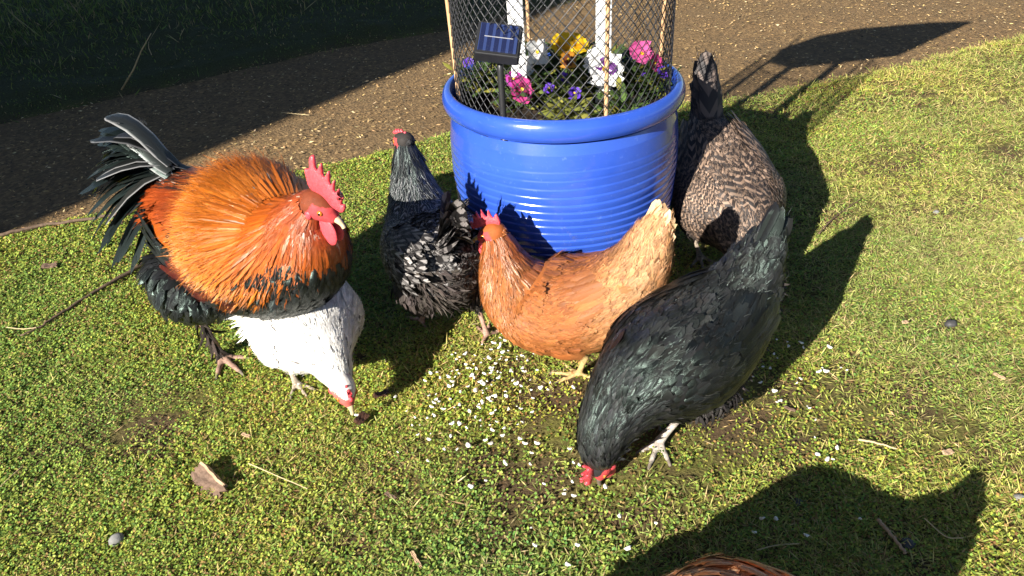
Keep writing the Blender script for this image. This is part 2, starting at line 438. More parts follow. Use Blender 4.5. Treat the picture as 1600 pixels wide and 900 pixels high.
# rough dark grass of the far verge
def verge(n, x0, x1, y0, y1, h0, h1, w):
    x, y = scatter(n, x0, x1, y0, y1); ok = (y > y_far(x) - .04) & in_view(x, y, .8); x, y = x[ok], y[ok]
    d = fbm(x * 2.2, y * 2.2, 81); ok = rng.random(len(x)) < np.clip(2.2 * d - .45, .1, 1); x, y = x[ok], y[ok]; n = len(x)
    C = np.stack([x, y, gz(x, y)], -1)
    col = pick(n, [(.14, .20, .045), (.18, .21, .06), (.09, .14, .035), (.32, .26, .13)], [4, 3, 3, 1.2])
    tall = np.clip((y - y_far(x)) / .8, .25, 1)
    return leaf_quads(C, rng.uniform(0, 6.283, n), rng.normal(.75, .4, n), rng.uniform(h0, h1, n) * tall, np.full(n, w) * rng.uniform(.7, 1.4, n), col, rng.normal(0, .5, n))
pr = [verge(90000, -4.6, 3.2, 2.4, 5.6, .02, .055, .004), verge(5000, -4.6, 3.4, 2.6, 6.4, .08, .24, .004), verge(9000, -6, 4, 5.2, 8, .1, .35, .009)]
off = 0; Vs = []; Qs = []; Cs = []
for V, Q_, c in pr:
    Vs.append(V); Qs.append(Q_ + off); Cs.append(c); off += len(V)
me = new_mesh('verge_grass', np.concatenate(Vs), np.concatenate(Qs), None, dict(col=np.concatenate(Cs)), smooth=False)
tag(link('verge_grass', me, M['grass']), kind='stuff', label='rough dark grass on the shaded bank behind the path', cat='grass')

# dark boulders on the bank
M['rock'] = mat_plain('dark_rock', (.19, .19, .195), .85, .3, 14, .5, .7, .02)
def boulder(loc, sx, sy, sz, seed, label):
    bm = bmesh.new(); bmesh.ops.create_icosphere(bm, subdivisions=4, radius=1)
    for v in bm.verts:
        c = v.co; n_ = fbm(np.array([c.x * 1.4 + seed]), np.array([c.y * 1.4 + c.z * 1.9]), seed)[0]
        k = .72 + .55 * n_
        v.co = Vector((c.x * sx, c.y * sy, c.z * sz)) * k
    o = bm_obj('boulder', bm, M['rock']); o.location = loc; tag(o, label, 'boulder')
boulder((-3.15, 5.35, .14), .38, .3, .30, 3, 'grey boulder in the far left corner of the shaded bank')
boulder((-2.35, 5.45, .13), .34, .28, .28, 8, 'dark boulder right of the corner boulder on the shaded bank')

# ------------------------------------------------------------------ the house whose shadow lies over the left of the path
M['wall'] = mat_plain('painted_wall', (.5, .48, .43), .8, .2, 6, .12)
M['roof'] = mat_plain('dark_shingle', (.07, .065, .06), .85, .2, 30, .35, .5, .01)
M['trim'] = mat_plain('white_trim', (.75, .74, .7), .5, .3, 20, .08)
M['glass'] = mat_plain('window_glass', (.03, .04, .05), .05, .8, 3, .1, 0)
house = empty('house', (0, 0, 0)); tag(house, 'tall pale house standing left of the path, shading it', 'house')
bl0, bl1 = px(0, 350), px(690, 70)
dv = (bl1 - bl0); dv.z = 0; dv.normalize(); lv = Vector((-dv.y, dv.x, 0))
corner = bl0 - dv * 2.3
def house_box(name, a0, a1, b0, b1, z0, z1, mat, parent):
    bm = bmesh.new(); bmesh.ops.create_cube(bm, size=1)
    for v in bm.verts:
        p = corner + lv * (a0 + (a1 - a0) * (v.co.x + .5)) - dv * (b0 + (b1 - b0) * (v.co.y + .5)); v.co = Vector((p.x, p.y, z0 + (z1 - z0) * (v.co.z + .5)))
    bmesh.ops.recalc_face_normals(bm, faces=bm.faces)
    return bm_obj(name, bm, mat, parent, False)
house_box('wall', 0, 7, 0, 5, -.3, 6.0, M['wall'], house)
bm = bmesh.new()
pts = [(-.0, -.0, 6.0), (7.3, -.0, 6.0), (7.3, 5.3, 6.0), (-.0, 5.3, 6.0), (-.0, 2.6, 7.8), (7.3, 2.6, 7.8)]
vs = []
for a, b_, z in pts:
    p = corner + lv * a - dv * b_; vs.append(bm.verts.new((p.x, p.y, z + .003)))
for f_ in ((0, 1, 5, 4), (2, 3, 4, 5), (0, 4, 3), (1, 2, 5), (3, 2, 1, 0)): bm.faces.new([vs[i] for i in f_])
bmesh.ops.recalc_face_normals(bm, faces=bm.faces)
bm_obj('roof', bm, M['roof'], house, False)
for a in (1.2, 3.6):
    w = house_box('window', a, a + 1.2, -.04, .05, 1.0, 2.3, M['trim'], house)
    house_box('pane', a + .1, a + 1.1, -.055, .02, 1.1, 2.2, M['glass'], w)
dr = house_box('door', 5.3, 6.2, -.04, .05, -.2, 2.0, M['roof'], house)

# ------------------------------------------------------------------ the blue pot
def lathe(name, prof, mat, parent=None, n=128, wob=0.0):
    prof = np.array(prof); a = np.linspace(0, 2 * np.pi, n, endpoint=False)
    r = prof[:, 0][:, None]; V = np.stack([r * np.cos(a), r * np.sin(a), np.broadcast_to(prof[:, 1][:, None], (len(prof), n)) + 0 * a], -1)
    I = np.arange(len(prof) - 1)[:, None] * n + np.arange(n)[None]; J = np.arange(len(prof) - 1)[:, None] * n + (np.arange(n)[None] + 1) % n
    Q = np.stack([I, J, J + n, I + n], -1).reshape(-1, 4)
    return link(name, new_mesh(name, V.reshape(-1, 3), Q), mat, parent)

m, nt, b = mat_new('blue_glaze'); t = NT(nt); o_ = t.obj()
n1 = t.noise(5, 5, .6, o_); n2 = t.noise(90, 3, .6, o_)
c_ = t.ramp(n1, (.3, (.019, .060, .34)), (.7, (.032, .088, .44)))
c_ = t.mix(t.ramp(n2, (.62, (0, 0, 0)), (.75, (.35, .35, .35))), c_, (.11, .19, .52, 1))
sz_ = t.node("ShaderNodeSeparateXYZ"); nt.links.new(o_, sz_.inputs[0])
dn = t.noise(38, 6, .75, o_); lowk = t.math('MULTIPLY', t.math('SUBTRACT', .30, sz_.outputs[2]), 1.6, True)
dk = t.math('MULTIPLY', t.math('SUBTRACT', t.math('ADD', dn, lowk), .68), 5.0, True)
c_ = t.mix(t.math('MULTIPLY', dk, .45), c_, (.10, .085, .06, 1))
nt.links.new(t.math('ADD', .2, t.math('MULTIPLY', dk, .35)), b.inputs['Roughness'])
nt.links.new(c_, b.inputs['Base Color']); b.inputs['Roughness'].default_value = .2; b.inputs['Specular IOR Level'].default_value = .55
b.inputs['Coat Weight'].default_value = .5; b.inputs['Coat Roughness'].default_value = .06
nt.links.new(t.bump(n2, .12, .0015), b.inputs['Normal'])
pot = empty('plant_pot', (POT[0], POT[1], 0)); tag(pot, 'large glossy blue glazed plant pot with ribbed sides behind the hens', 'plant pot')
RIM_Z, RIM_R, TUBE_R = .450, .2435, .0170
body = []
for z in np.linspace(.0, .422, 330):
    q = z / .422
    r = np.interp(q, [0, .12, .3, .5, .7, .85, .95, 1.0], [.188, .208, .228, .241, .2475, .247, .2425, .2365])
    w = np.interp(q, [0, .06, .2, .5, .68, .80, .88, .92, 1], [0, .6, 1, 1, .8, .42, .2, 0, 0])
    tw = (q * 25) % 1.0
    r += w * (.0034 * (tw ** .7 if tw < .8 else .8 ** .7 * (1 - tw) / .2) - .002)
    body.append((r, z))
lathe('pot_body', [(0.001, .004)] + [(.172, .003)] + body, m, pot, 192)
rim = [(RIM_R - .002 + TUBE_R * math.cos(a) * .85, RIM_Z + TUBE_R * 1.32 * math.sin(a)) for a in np.linspace(-2.6, 1.9, 22)]
rim += [(RIM_R - .014, RIM_Z - .004), (RIM_R - .017, RIM_Z - .06), (RIM_R - .02, RIM_Z - .12)]
lathe('rim', rim, m, pot, 192)
# spring the ribs slightly out of true so that they read as thrown by hand
for o in pot.children:
    co = np.empty(len(o.data.vertices) * 3, np.float32); o.data.vertices.foreach_get('co', co); co = co.reshape(-1, 3)
    a = np.arctan2(co[:, 1], co[:, 0]); co[:, 2] += (.0045 * np.sin(a + .6) + .002 * np.sin(3 * a + co[:, 2] * 30)) * np.clip(co[:, 2] / .2, 0, 1) * np.clip((.41 - co[:, 2]) / .1, 0, 1)
    o.data.vertices.foreach_set('co', co.ravel())
# potting soil: lumpy disc
SOIL_Z = RIM_Z - .035
a_ = np.linspace(0, 2 * np.pi, 72, endpoint=False); rr = np.linspace(.002, RIM_R - .0145, 26)
A_, R_ = np.meshgrid(a_, rr); sx, sy = R_ * np.cos(A_), R_ * np.sin(A_)
sz = (fbm(sx * 30 + 9, sy * 30, 5, 4) - .5) * .03 + SOIL_Z
I = np.arange(25)[:, None] * 72 + np.arange(72); J = np.arange(25)[:, None] * 72 + (np.arange(72) + 1) % 72
M['soil'] = mat_plain('potting_soil', (.030, .021, .014), .9, .2, 120, .6, .8, .004)
link('potting_soil', new_mesh('potting_soil', np.stack([sx, sy, sz], -1).reshape(-1, 3), np.stack([I, J, J + 72, I + 72], -1).reshape(-1, 4)), M['soil'], pot)

def tube_mesh(P, r, n=8, cap=True):
    """a swept tube through the points P with radii r -> V, Q"""
    P = np.array(P, float); k = len(P); r = np.broadcast_to(r, (k,))
    T = nrm(np.gradient(P, axis=0)); ref = np.array([0, 0, 1.]) if abs(T[0, 2]) < .9 else np.array([0, 1., 0])
    S = np.zeros_like(P); s = nrm(np.cross(ref, T[0]))
    for i in range(k):
        s = nrm(s - T[i] * (s @ T[i])); S[i] = s
    N = np.cross(T, S); a = np.linspace(0, 2 * np.pi, n, endpoint=False)
    V = P[:, None] + (S[:, None] * np.cos(a)[None, :, None] + N[:, None] * np.sin(a)[None, :, None]) * r[:, None, None]
    I = np.arange(k - 1)[:, None] * n + np.arange(n); J = np.arange(k - 1)[:, None] * n + (np.arange(n) + 1) % n
    Q = np.stack([I, J, J + n, I + n], -1).reshape(-1, 4); V = V.reshape(-1, 3)
    if cap:
        c0 = len(V); V = np.concatenate([V, P[:1], P[-1:]])
        i = np.arange(0, n, 2)
        Q = np.concatenate([Q, np.stack([np.full(n // 2, c0), (i + 2) % n, i + 1, i], -1), np.stack([np.full(n // 2, c0 + 1), (k - 1) * n + i, (k - 1) * n + i + 1, (k - 1) * n + (i + 2) % n], -1)])
    return V, Q

# black diamond mesh guard standing inside the rim
M['mesh'] = mat_plain('black_plastic_netting', (.028, .028, .030), .4, .5, 60, .2)
cage = empty('mesh_guard', (POT[0], POT[1], SOIL_Z)); tag(cage, 'black diamond mesh cylinder standing inside the blue pot round the pansies', 'mesh guard')
CR_ = .2245; CH = .46; NC = 68; cell = 2 * math.pi * CR_ / NC
turns = CH / (cell * 1.12) / NC * 2 * math.pi * .5 * 2
Vs, Qs, off = [], [], 0
for sgn in (1, -1):
    for k in range(NC):
        hh = np.linspace(0, CH, 44)
        a = k * 2 * math.pi / NC + sgn * turns * hh / CH
        rr = CR_ + .0006 * sgn + .0035 * np.sin(3 * a + 5 * hh) * hh / CH
        V, Q = tube_mesh(np.stack([rr * np.cos(a), rr * np.sin(a), hh], -1),   .0009, 4, False)
        Vs.append(V); Qs.append(Q + off); off += len(V)
link('netting', new_mesh('netting', np.concatenate(Vs), np.concatenate(Qs)), M['mesh'], cage)
for z in (0.0, CH):
    aa = np.linspace(0, 2 * math.pi, 97); V, Q = tube_mesh(np.stack([CR_ * np.cos(aa), CR_ * np.sin(aa), np.full(97, z)], -1), .0024, 6, False)
    link('hoop', new_mesh('hoop', V, Q), M['mesh'], cage)

# bamboo canes threaded through the mesh
M['bamboo'] = mat_plain('bamboo', (.50, .30, .15), .55, .4, 40, .3)
def cane(xp, yp, z0, dx, dy, length, r, label, name='bamboo_cane', mat='bamboo'):
    pts = []
    for q in np.linspace(0, 1, 40):
        bulge = 1.0
        pts.append((dx * q * length, dy * q * length, q * length))
    rr = [r * (1 + .22 * math.exp(-((((q * length) % .11) - .055) / .004) ** 2)) for q in np.linspace(0, 1, 40)]
    V, Q = tube_mesh(pts, np.array(rr), 10)
    o = link(name, new_mesh(name, V, Q), M[mat]); o.location = (xp, yp, z0); tag(o, label, 'cane', 'bamboo canes round the mesh guard')
def rim_pt(x, y, r):
    """point on the ring of radius r inside the pot, on the photo column x"""
    best = min((abs((px(x, yy, SOIL_Z) - Vector((POT[0], POT[1], SOIL_Z))).to_2d().length - r) + (0 if (y is None or abs(yy - y) < 60) else 9), yy) for yy in np.arange(20, 330, 1.0))
    return px(x, best[1], SOIL_Z)
def on_ring(deg, r): return POT[0] + r * math.cos(math.radians(deg)), POT[1] + r * math.sin(math.radians(deg))
for deg, lab in ((186, 'bamboo cane at the left edge of the mesh guard'), (-73, 'bamboo cane at the front of the mesh guard before the white lath'), (12, 'bamboo cane at the right edge of the mesh guard'), (105, 'bamboo cane at the back of the mesh guard behind the left lath')):
    x_, y_ = on_ring(deg, CR_ - .006); cane(x_, y_, SOIL_Z - .02, .03 * math.cos(math.radians(deg)), .015, .60, .0042, lab)

# a painted board on two white laths, standing in the pot
M['white'] = mat_plain('white_paint', (.78, .78, .76), .5, .4, 25, .1)
sign = empty('garden_sign', (POT[0], POT[1], SOIL_Z)); tag(sign, 'white board held up on two white laths that stand among the pansies', 'garden sign')
def bar(name, p0, p1, w, th, mat, parent):
    bm = bmesh.new(); bmesh.ops.create_cube(bm, size=1)
    p0, p1 = Vector(p0), Vector(p1); d = p1 - p0
    for v in bm.verts: v.co = Vector((v.co.x * w, v.co.y * th, v.co.z * d.length))
    bmesh.ops.bevel(bm, geom=list(bm.edges), offset=min(w, th) * .15, segments=2, affect='EDGES')
    rot = d.to_track_quat('Z', 'X').to_matrix(); 
    for v in bm.verts: v.co = Matrix.Rotation(0, 3, 'Z') @ v.co; v.co = Vector((v.co.x, v.co.y, 0)) + p0.lerp(p1, v.co.z / d.length + .5)
    return bm_obj(name, bm, mat, parent, False)
bar('lath', (-.088, .02, -.03), (-.098, .0, .60), .032, .008, M['white'], sign)
bar('lath', (.088, .015, -.03), (.088, .0, .62), .032, .008, M['white'], sign)
bm = bmesh.new()
prof = [(-.22, .50), (-.1, .45), (.30, .49), (.50, .74), (.30, .755), (.0, .74), (-.15, .70), (-.25, .60)]
f0 = bm.faces.new([bm.verts.new((x, -.012, z)) for x, z in prof]); r_ = bmesh.ops.extrude_face_region(bm, geom=[f0])
for v in [g for g in r_['geom'] if isinstance(g, bmesh.types.BMVert)]: v.co.y += .016
for v in bm.verts: v.co.y += .006 if abs(v.co.y) < 1 else 0
bmesh.ops.recalc_face_normals(bm, faces=bm.faces)
ob = bm_obj('board', bm, M['white'], sign, False); ob.location = (0, -.01, 0)

# solar light on a stake
M['plastic'] = mat_plain('black_plastic', (.018, .018, .019), .38, .5, 60, .2)
m, nt, b = mat_new('solar_cells'); t = NT(nt)
sx_ = t.node("ShaderNodeSeparateXYZ"); nt.links.new(t.obj(), sx_.inputs[0])
st = t.math('FRACT', t.math('ADD', t.math('MULTIPLY', sx_.outputs[0], 74.0), .5)); k = t.math('GREATER_THAN', st, .62)
nt.links.new(t.mix(k, (.010, .014, .045, 1), (.024, .038, .11, 1)), b.inputs['Base Color']); b.inputs['Roughness'].default_value = .12
b.inputs['Coat Weight'].default_value = .6
M['cells'] = m; M['metal'] = mat_plain('silver_strip', (.55, .55, .56), .35, .5, 60, .1, metal=.6)
sp = rim_pt(789, 232, .226)
solar = empty('solar_light', (sp.x, sp.y, SOIL_Z), math.radians(-6)); tag(solar, 'small black solar panel tilted on a stake at the pot rim', 'solar light')
V, Q = tube_mesh([(0, 0, -.03), (0, 0, .04), (0, 0, .14), (0, .004, .172)], .0062, 12); link('stake', new_mesh('stake', V, Q), M['plastic'], solar)
V, Q = tube_mesh([(0, 0, -.0), (0, 0, .004), (0, 0, .012)], .0085, 12); link('stake_collar', new_mesh('stake_collar', V, Q), M['plastic'], solar)
def tilted(name, sx, sy, sz, off, mat, parent, bev=.003):
    bm = bmesh.new(); bmesh.ops.create_cube(bm, size=1)
    for v in bm.verts: v.co = Vector((v.co.x * sx, v.co.y * sy, v.co.z * sz))
    bmesh.ops.bevel(bm, geom=list(bm.edges), offset=bev, segments=3, affect='EDGES')
    o = bm_obj(name, bm, mat, parent, False); R = Matrix.Rotation(math.radians(9), 4, 'Y') @ Matrix.Rotation(math.radians(34), 4, 'X')
    o.matrix_local = Matrix.Translation((0.0, -.004, .192)) @ R @ Matrix.Translation(off); return o
tilted('housing', .082, .074, .026, (0, 0, 0), M['plastic'], solar)
pn = tilted('solar_panel', .070, .062, .003, (0, 0, .0135), M['cells'], solar, .0008)
s_ = tilted('silver_strip', .052, .0016, .0008, (0, 0, .0156), M['metal'], solar, .0002)
s_.parent = pn; s_.matrix_local = Matrix.Translation((0, 0, .0021))

# pansies and violas
def pansy(name, label, loc, flowers, nleaf, spreadr, group=None, leafcol=(.06, .10, .025)):
    root = empty(name, loc); tag(root, label, 'flower', group)
    mb = MB(); n = int(nleaf * 2.2)
    a = rng.uniform(0, 6.283, n); el = rng.uniform(-.1, 1.2, n); r = rng.uniform(0, spreadr, n)
    P = np.stack([r * np.cos(a), r * np.sin(a), rng.uniform(.0, .055, n)], -1)
    D = np.stack([np.cos(a) * np.cos(el), np.sin(a) * np.cos(el), np.sin(el)], -1)
    N = np.stack([-np.cos(a) * np.sin(el), -np.sin(a) * np.sin(el), np.cos(el)], -1)
    col = np.array(leafcol) * rng.uniform(.5, 1.5, (n, 1)) * np.array([1, 1, 1]); yl = rng.random(n) < .22; col[yl] = np.array([.22, .21, .04]) * rng.uniform(.6, 1.1, (yl.sum(), 1))
    feathers(mb, P, D, N + rng.normal(0, .3, (n, 3)), rng.uniform(.018, .034, n), rng.uniform(.009, .016, n), 'leaf', .25, .1, col)
    mb.build('leaves', M['leaf'], root)
    for (fx, fy, fz, yaw, pit, size, c_out, c_in, c_eye) in flowers:
        yaw, pit = math.radians(yaw), math.radians(pit)
        fn = np.array([math.cos(yaw) * math.cos(pit), math.sin(yaw) * math.cos(pit), math.sin(pit)])
        sd = nrm(np.array([-fn[1], fn[0], 0.])); up = np.cross(fn, sd)
        mb = MB(); c = np.array([fx, fy, fz])
        for ang, ln, wd, lay in ((60, .52, .62, -2), (120, .52, .62, -2), (0, .5, .55, -1), (180, .5, .55, -1), (270, .55, .85, 0)):
            q = math.radians(ang + rng.normal(0, 6)); d = sd * math.cos(q) + up * math.sin(q)
            for w_, l_, cc, c2, dz in ((wd, ln, c_out, c_out, 0), (wd * .62, ln * .62, c_in, c_in, .0012)):
                if lay == -2 and dz > 0 and c_eye == 'plain': continue
                feathers(mb, c + fn * (lay * .0016 + dz), d + fn * .18, fn, size * l_, size * w_, 'petal', (-.12 if dz == 0 else -.02) + rng.normal(0, .10), -.08 + rng.normal(0, .08), cc, None, np.array(cc) * .86, None, .09, .16)
        fl = mb.build('flower', M['petal'], root)
        mb = MB()
        for q in np.linspace(0, 6.28, 5): feathers(mb, c + fn * .002, sd * math.cos(q) + up * math.sin(q) + fn * .5, fn, size * .09, size * .09, 'petal', 0, 0, (.75, .50, .03))
        mb.build('flower_eye', M['petal'], fl)
        V, Q = tube_mesh([c - fn * .002, c * .6 + np.array([0, 0, fz * .15]) - fn * .01, np.array([fx * .3, fy * .3, 0])], .0014, 6)
        ob = link('stem', new_mesh('stem', V, Q), M['stem'], root)
M['stem'] = mat_plain('green_stem', (.10, .15, .04), .6, .3, 80, .3)
def pp(x, y, h):                       # a plant under the flower seen at pixel (x, y) with its bloom h above the soil
    p = px(x, y, SOIL_Z + h); return p
YEL, YI = (.80, .52, .015), (.70, .36, .01); WHI, PUR = (.80, .79, .76), (.10, .012, .16)
MAG, MI = (.52, .05, .22), (.16, .01, .05); PNK = (.62, .10, .30); VIO, VI = (.13, .05, .50), (.06, .015, .26)
def plant_at(name, label, blooms, nleaf, sr, group=None, lc=(.06, .10, .025)):
    c = np.mean([np.array(pp(x, y, h)) for x, y, h, *_ in blooms], 0)
    r_ = np.hypot(c[0] - POT[0], c[1] - POT[1]); 
    base = Vector((c[0], c[1] + .012, SOIL_Z - .004))
    fl = []
    for x, y, h, yaw, pit, size, a, b_, e in blooms:
        p = pp(x, y, h) - base; fl.append((p.x, p.y, p.z, yaw, pit, size, a, b_, e))
    pansy(name, label, base, fl, nleaf, sr, group, lc)
plant_at('pansy', 'yellow pansy with large blooms in the middle of the pot', [(878, 70, .085, -85, 40, .050, YEL, YI, 'plain'), (902, 68, .085, -60, 45, .046, YEL, YI, 'plain'), (888, 92, .075, -95, 5, .036, (.45, .2, .02), (.12, .03, .01), 'x')], 46, .05)
plant_at('pansy', 'white pansy with purple blotches beside the front cane', [(945, 108, .075, -92, 25, .072, WHI, PUR, 'x'), (930, 92, .08, -120, 40, .050, WHI, WHI, 'plain')], 40, .045)
plant_at('pansy', 'pink pansy at the right side of the pot', [(1002, 85, .08, -70, 50, .056, PNK, PNK, 'plain'), (1022, 98, .07, -50, 10, .036, MAG, MI, 'x')], 46, .05)
plant_at('pansy', 'magenta pansy with a dark face behind the solar light stake', [(815, 140, .05, -80, 25, .048, MAG, MI, 'x'), (802, 124, .06, -100, 35, .034, (.40, .04, .30), MI, 'x')], 40, .045)
plant_at('pansy', 'white pansy half in shade behind the solar panel', [(838, 82, .085, -60, 30, .052, WHI, WHI, 'plain'), (818, 104, .07, -85, 35, .045, WHI, WHI, 'plain')], 36, .045)
plant_at('viola', 'purple viola with small blooms low in front of the yellow pansy', [(880, 122, .055, -90, 40, .026, VIO, VI, 'x'), (858, 138, .05, -110, 40, .024, VIO, VI, 'x'), (897, 146, .045, -80, 40, .028, VIO, VI, 'x')], 60, .055, None, (.10, .13, .03))
plant_at('viola', 'purple viola by the left edge of the mesh guard', [(732, 98, .06, -100, 30, .024, VIO, VI, 'x'), (755, 112, .055, -90, 30, .022, VIO, VI, 'x')], 70, .06)
plant_at('viola', 'purple viola by the right edge of the mesh guard', [(1035, 113, .055, -60, 30, .026, VIO, VI, 'x'), (1006, 112, .05, -90, 30, .018, VIO, VI, 'x')], 64, .055)
pansy('foliage_plant', 'leafy green plant without blooms at the front of the pot', (POT[0] + .10, POT[1] - .13, SOIL_Z), [], 60, .05)
pansy('foliage_plant', 'yellow green leafy plant low behind the blue rim', (POT[0] - .0, POT[1] - .15, SOIL_Z), [], 50, .045, None, (.14, .15, .03))
pansy('foliage_plant', 'dark leafy plant at the back of the pot', (POT[0] + .02, POT[1] + .11, SOIL_Z), [], 80, .08)

for k, deg in enumerate((15, 48, 75, 102, 130, 160)):
    pansy('foliage_plant', ('leafy green plant inside the back rim right of the pink pansy', 'leafy green plant behind the right white lath', 'leafy plant behind the yellow pansy at the back rim', 'leafy plant at the back rim between the laths', 'leafy plant behind the left white lath', 'leafy plant inside the left rim behind the small violas')[k], (*on_ring(deg, .175), SOIL_Z + .012), [], 75, .055, 'leafy plants along the back rim', (.045, .075, .022))

# ------------------------------------------------------------------ birds
class Tube:
    """a loft along stations (x, y, z, half width, height above, depth below)"""
    def __init__(s, st, n=160):
        st = np.array(st, float); d = np.r_[0, np.cumsum(np.maximum(np.linalg.norm(np.diff(st[:, :3], axis=0), axis=1), 1e-4) ** .6)]
        tq = np.linspace(0, d[-1], n); k = len(st)
        m = np.zeros_like(st)
        for i in range(k):
            a, b_ = max(i - 1, 0), min(i + 1, k - 1); m[i] = (st[b_] - st[a]) / (d[b_] - d[a])
        j = np.clip(np.searchsorted(d, tq, 'right') - 1, 0, k - 2); h = (d[j + 1] - d[j])[:, None]; q = ((tq - d[j]) / (d[j + 1] - d[j]))[:, None]
        A = (2 * q ** 3 - 3 * q ** 2 + 1) * st[j] + (q ** 3 - 2 * q ** 2 + q) * h * m[j] + (-2 * q ** 3 + 3 * q ** 2) * st[j + 1] + (q ** 3 - q ** 2) * h * m[j + 1]
        s.C = A[:, :3]; s.r = np.maximum(A[:, 3:6], .004)
        s.T = nrm(np.gradient(s.C, axis=0)); S = np.array([0, 1., 0]); SS = []
        for tt in s.T:
            S = nrm(S - tt * (S @ tt)); SS.append(S)
        s.S = np.array(SS); s.N = np.cross(s.T, s.S)
        s.q = np.linspace(0, 1, n); s.len = np.r_[0, np.cumsum(np.linalg.norm(np.diff(s.C, axis=0), axis=1))]; s.dk = d / d[-1]
    def at(s, q, th):
        f = lambda A: np.stack([np.interp(q, s.q, A[:, i]) for i in range(3)], -1)
        C, S, N, r = f(s.C), f(s.S), f(s.N), f(s.r)
        sn, cs = np.sin(th)[..., None], np.cos(th)[..., None]
        return C + S * cs * r[..., 0:1] + N * sn * np.where(sn > 0, r[..., 1:2], r[..., 2:3])
    def frame(s, q, th):
        P = s.at(q, th); e = .004
        q1, q0 = np.minimum(q + e, 1), np.maximum(q - e, 0)
        dq = s.at(q1, th) - s.at(q0, th); dt = s.at(q, th + .02) - s.at(q, th - .02)
        s.R = np.linalg.norm(dt, axis=-1) / .04
        Ti = np.stack([np.interp(q, s.q, s.T[:, i]) for i in range(3)], -1)
        s.fold = np.sum(dq * Ti, -1) / np.maximum((q1 - q0) * s.len[-1], 1e-6)     # below 0 where the rings cross in a tight bend
        return P, nrm(np.cross(dt, dq)), nrm(dq)
    def solid(s, n=28, k=None, shrink=0.0):
        q = s.q if k is None else np.linspace(0, 1, k); a = np.linspace(0, 2 * np.pi, n, endpoint=False)
        r0 = s.r; s.r = np.maximum(s.r - shrink, s.r * .7)
        V = s.at(np.repeat(q, n), np.tile(a, len(q))); k = len(q); s.r = r0
        I = np.arange(k - 1)[:, None] * n + np.arange(n); J = np.arange(k - 1)[:, None] * n + (np.arange(n) + 1) % n
        Q = np.stack([I, J, J + n, I + n], -1).reshape(-1, 4); T = []
        c0 = len(V); V = np.concatenate([V, V[:n].mean(0, keepdims=True), V[-n:].mean(0, keepdims=True)])
        for i in range(n): T += [(c0, (i + 1) % n, i), (c0 + 1, (k - 1) * n + i, (k - 1) * n + (i + 1) % n)]
        return V, Q, np.array(T)

def remeshed(name, solids, voxel):
    Vs, Qs, Ts, off = [], [], [], 0
    for V, Q, T in solids:
        Vs.append(V); Qs.append(Q + off); Ts.append(T + off); off += len(V)
    me = new_mesh(name + '_raw', np.concatenate(Vs), np.concatenate(Qs), np.concatenate(Ts))
    o = bpy.data.objects.new(name, me); COL.objects.link(o)
    md = o.modifiers.new('r', 'REMESH'); md.mode = 'VOXEL'; md.voxel_size = voxel
    sm = o.modifiers.new('s', 'SMOOTH'); sm.iterations = 3; sm.factor = .5
    dg = bpy.context.evaluated_depsgraph_get(); dg.update()
    out = bpy.data.meshes.new_from_object(o.evaluated_get(dg)); out.name = name
    bpy.data.objects.remove(o); bpy.data.meshes.remove(me)
    return out

def seg_dist(P, A, B):
    A, B = np.array(A), np.array(B); ab = B - A; t = np.clip(((P - A) @ ab) / (ab @ ab), 0, 1)
    return np.linalg.norm(P - (A + t[:, None] * ab), axis=1)

def comb_mesh(name, outline, thick, frame, mat, parent, wave=.0):
    """a fleshy blade from an outline in the (forward, up) plane of the head"""
    o = np.array(outline, float); n = len(o)
    # refine with Catmull-Rom so that the teeth are rounded
    R = []
    for i in range(n):
        p0, p1, p2, p3 = o[i - 1], o[i], o[(i + 1) % n], o[(i + 2) % n]
        for q in (0, .33, .66):
            R.append(.5 * ((2 * p1) + (-p0 + p2) * q + (2 * p0 - 5 * p1 + 4 * p2 - p3) * q * q + (-p0 + 3 * p1 - 3 * p2 + p3) * q ** 3))
    o = np.array(R); n = len(o)
    tan = nrm(np.roll(o, -1, 0) - np.roll(o, 1, 0)); nn = np.stack([-tan[:, 1], tan[:, 0]], -1)
    area = np.sum(o[:, 0] * np.roll(o[:, 1], -1) - np.roll(o[:, 0], -1) * o[:, 1]); nn = nn * (1 if area > 0 else -1)
    c, hx, hy, hz = frame
    loops = [(0, 0), (.0007, thick * .32), (.0018, thick * .5)]
    bm = bmesh.new(); rings = {}
    for sgn in (1, -1):
        for li, (ins, th) in enumerate(loops):
            if li == 0 and sgn == -1: rings[(-1, 0)] = rings[(1, 0)]; continue
            rings[(sgn, li)] = [bm.verts.new(c + hx * (p[0] + m_[0] * ins) + hz * (p[1] + m_[1] * ins) + hy * (sgn * th + wave * math.sin(p[0] * 160) * max(0, p[1]) * 14)) for p, m_ in zip(o, nn)]
    for sgn in (1, -1):
        for li in range(2):
            a, b_ = rings[(sgn, li)], rings[(sgn, li + 1)]
            for i in range(n):
                j = (i + 1) % n
                q = [a[i], a[j], b_[j], b_[i]]; bm.faces.new(q if sgn == 1 else q[::-1])
        f = bm.faces.new(rings[(sgn, 2)] if sgn == 1 else rings[(sgn, 2)][::-1])
    bmesh.ops.recalc_face_normals(bm, faces=bm.faces)
    bmesh.ops.triangulate(bm, faces=[f for f in bm.faces if len(f.verts) > 4])
    return bm_obj(name, bm, mat, parent)

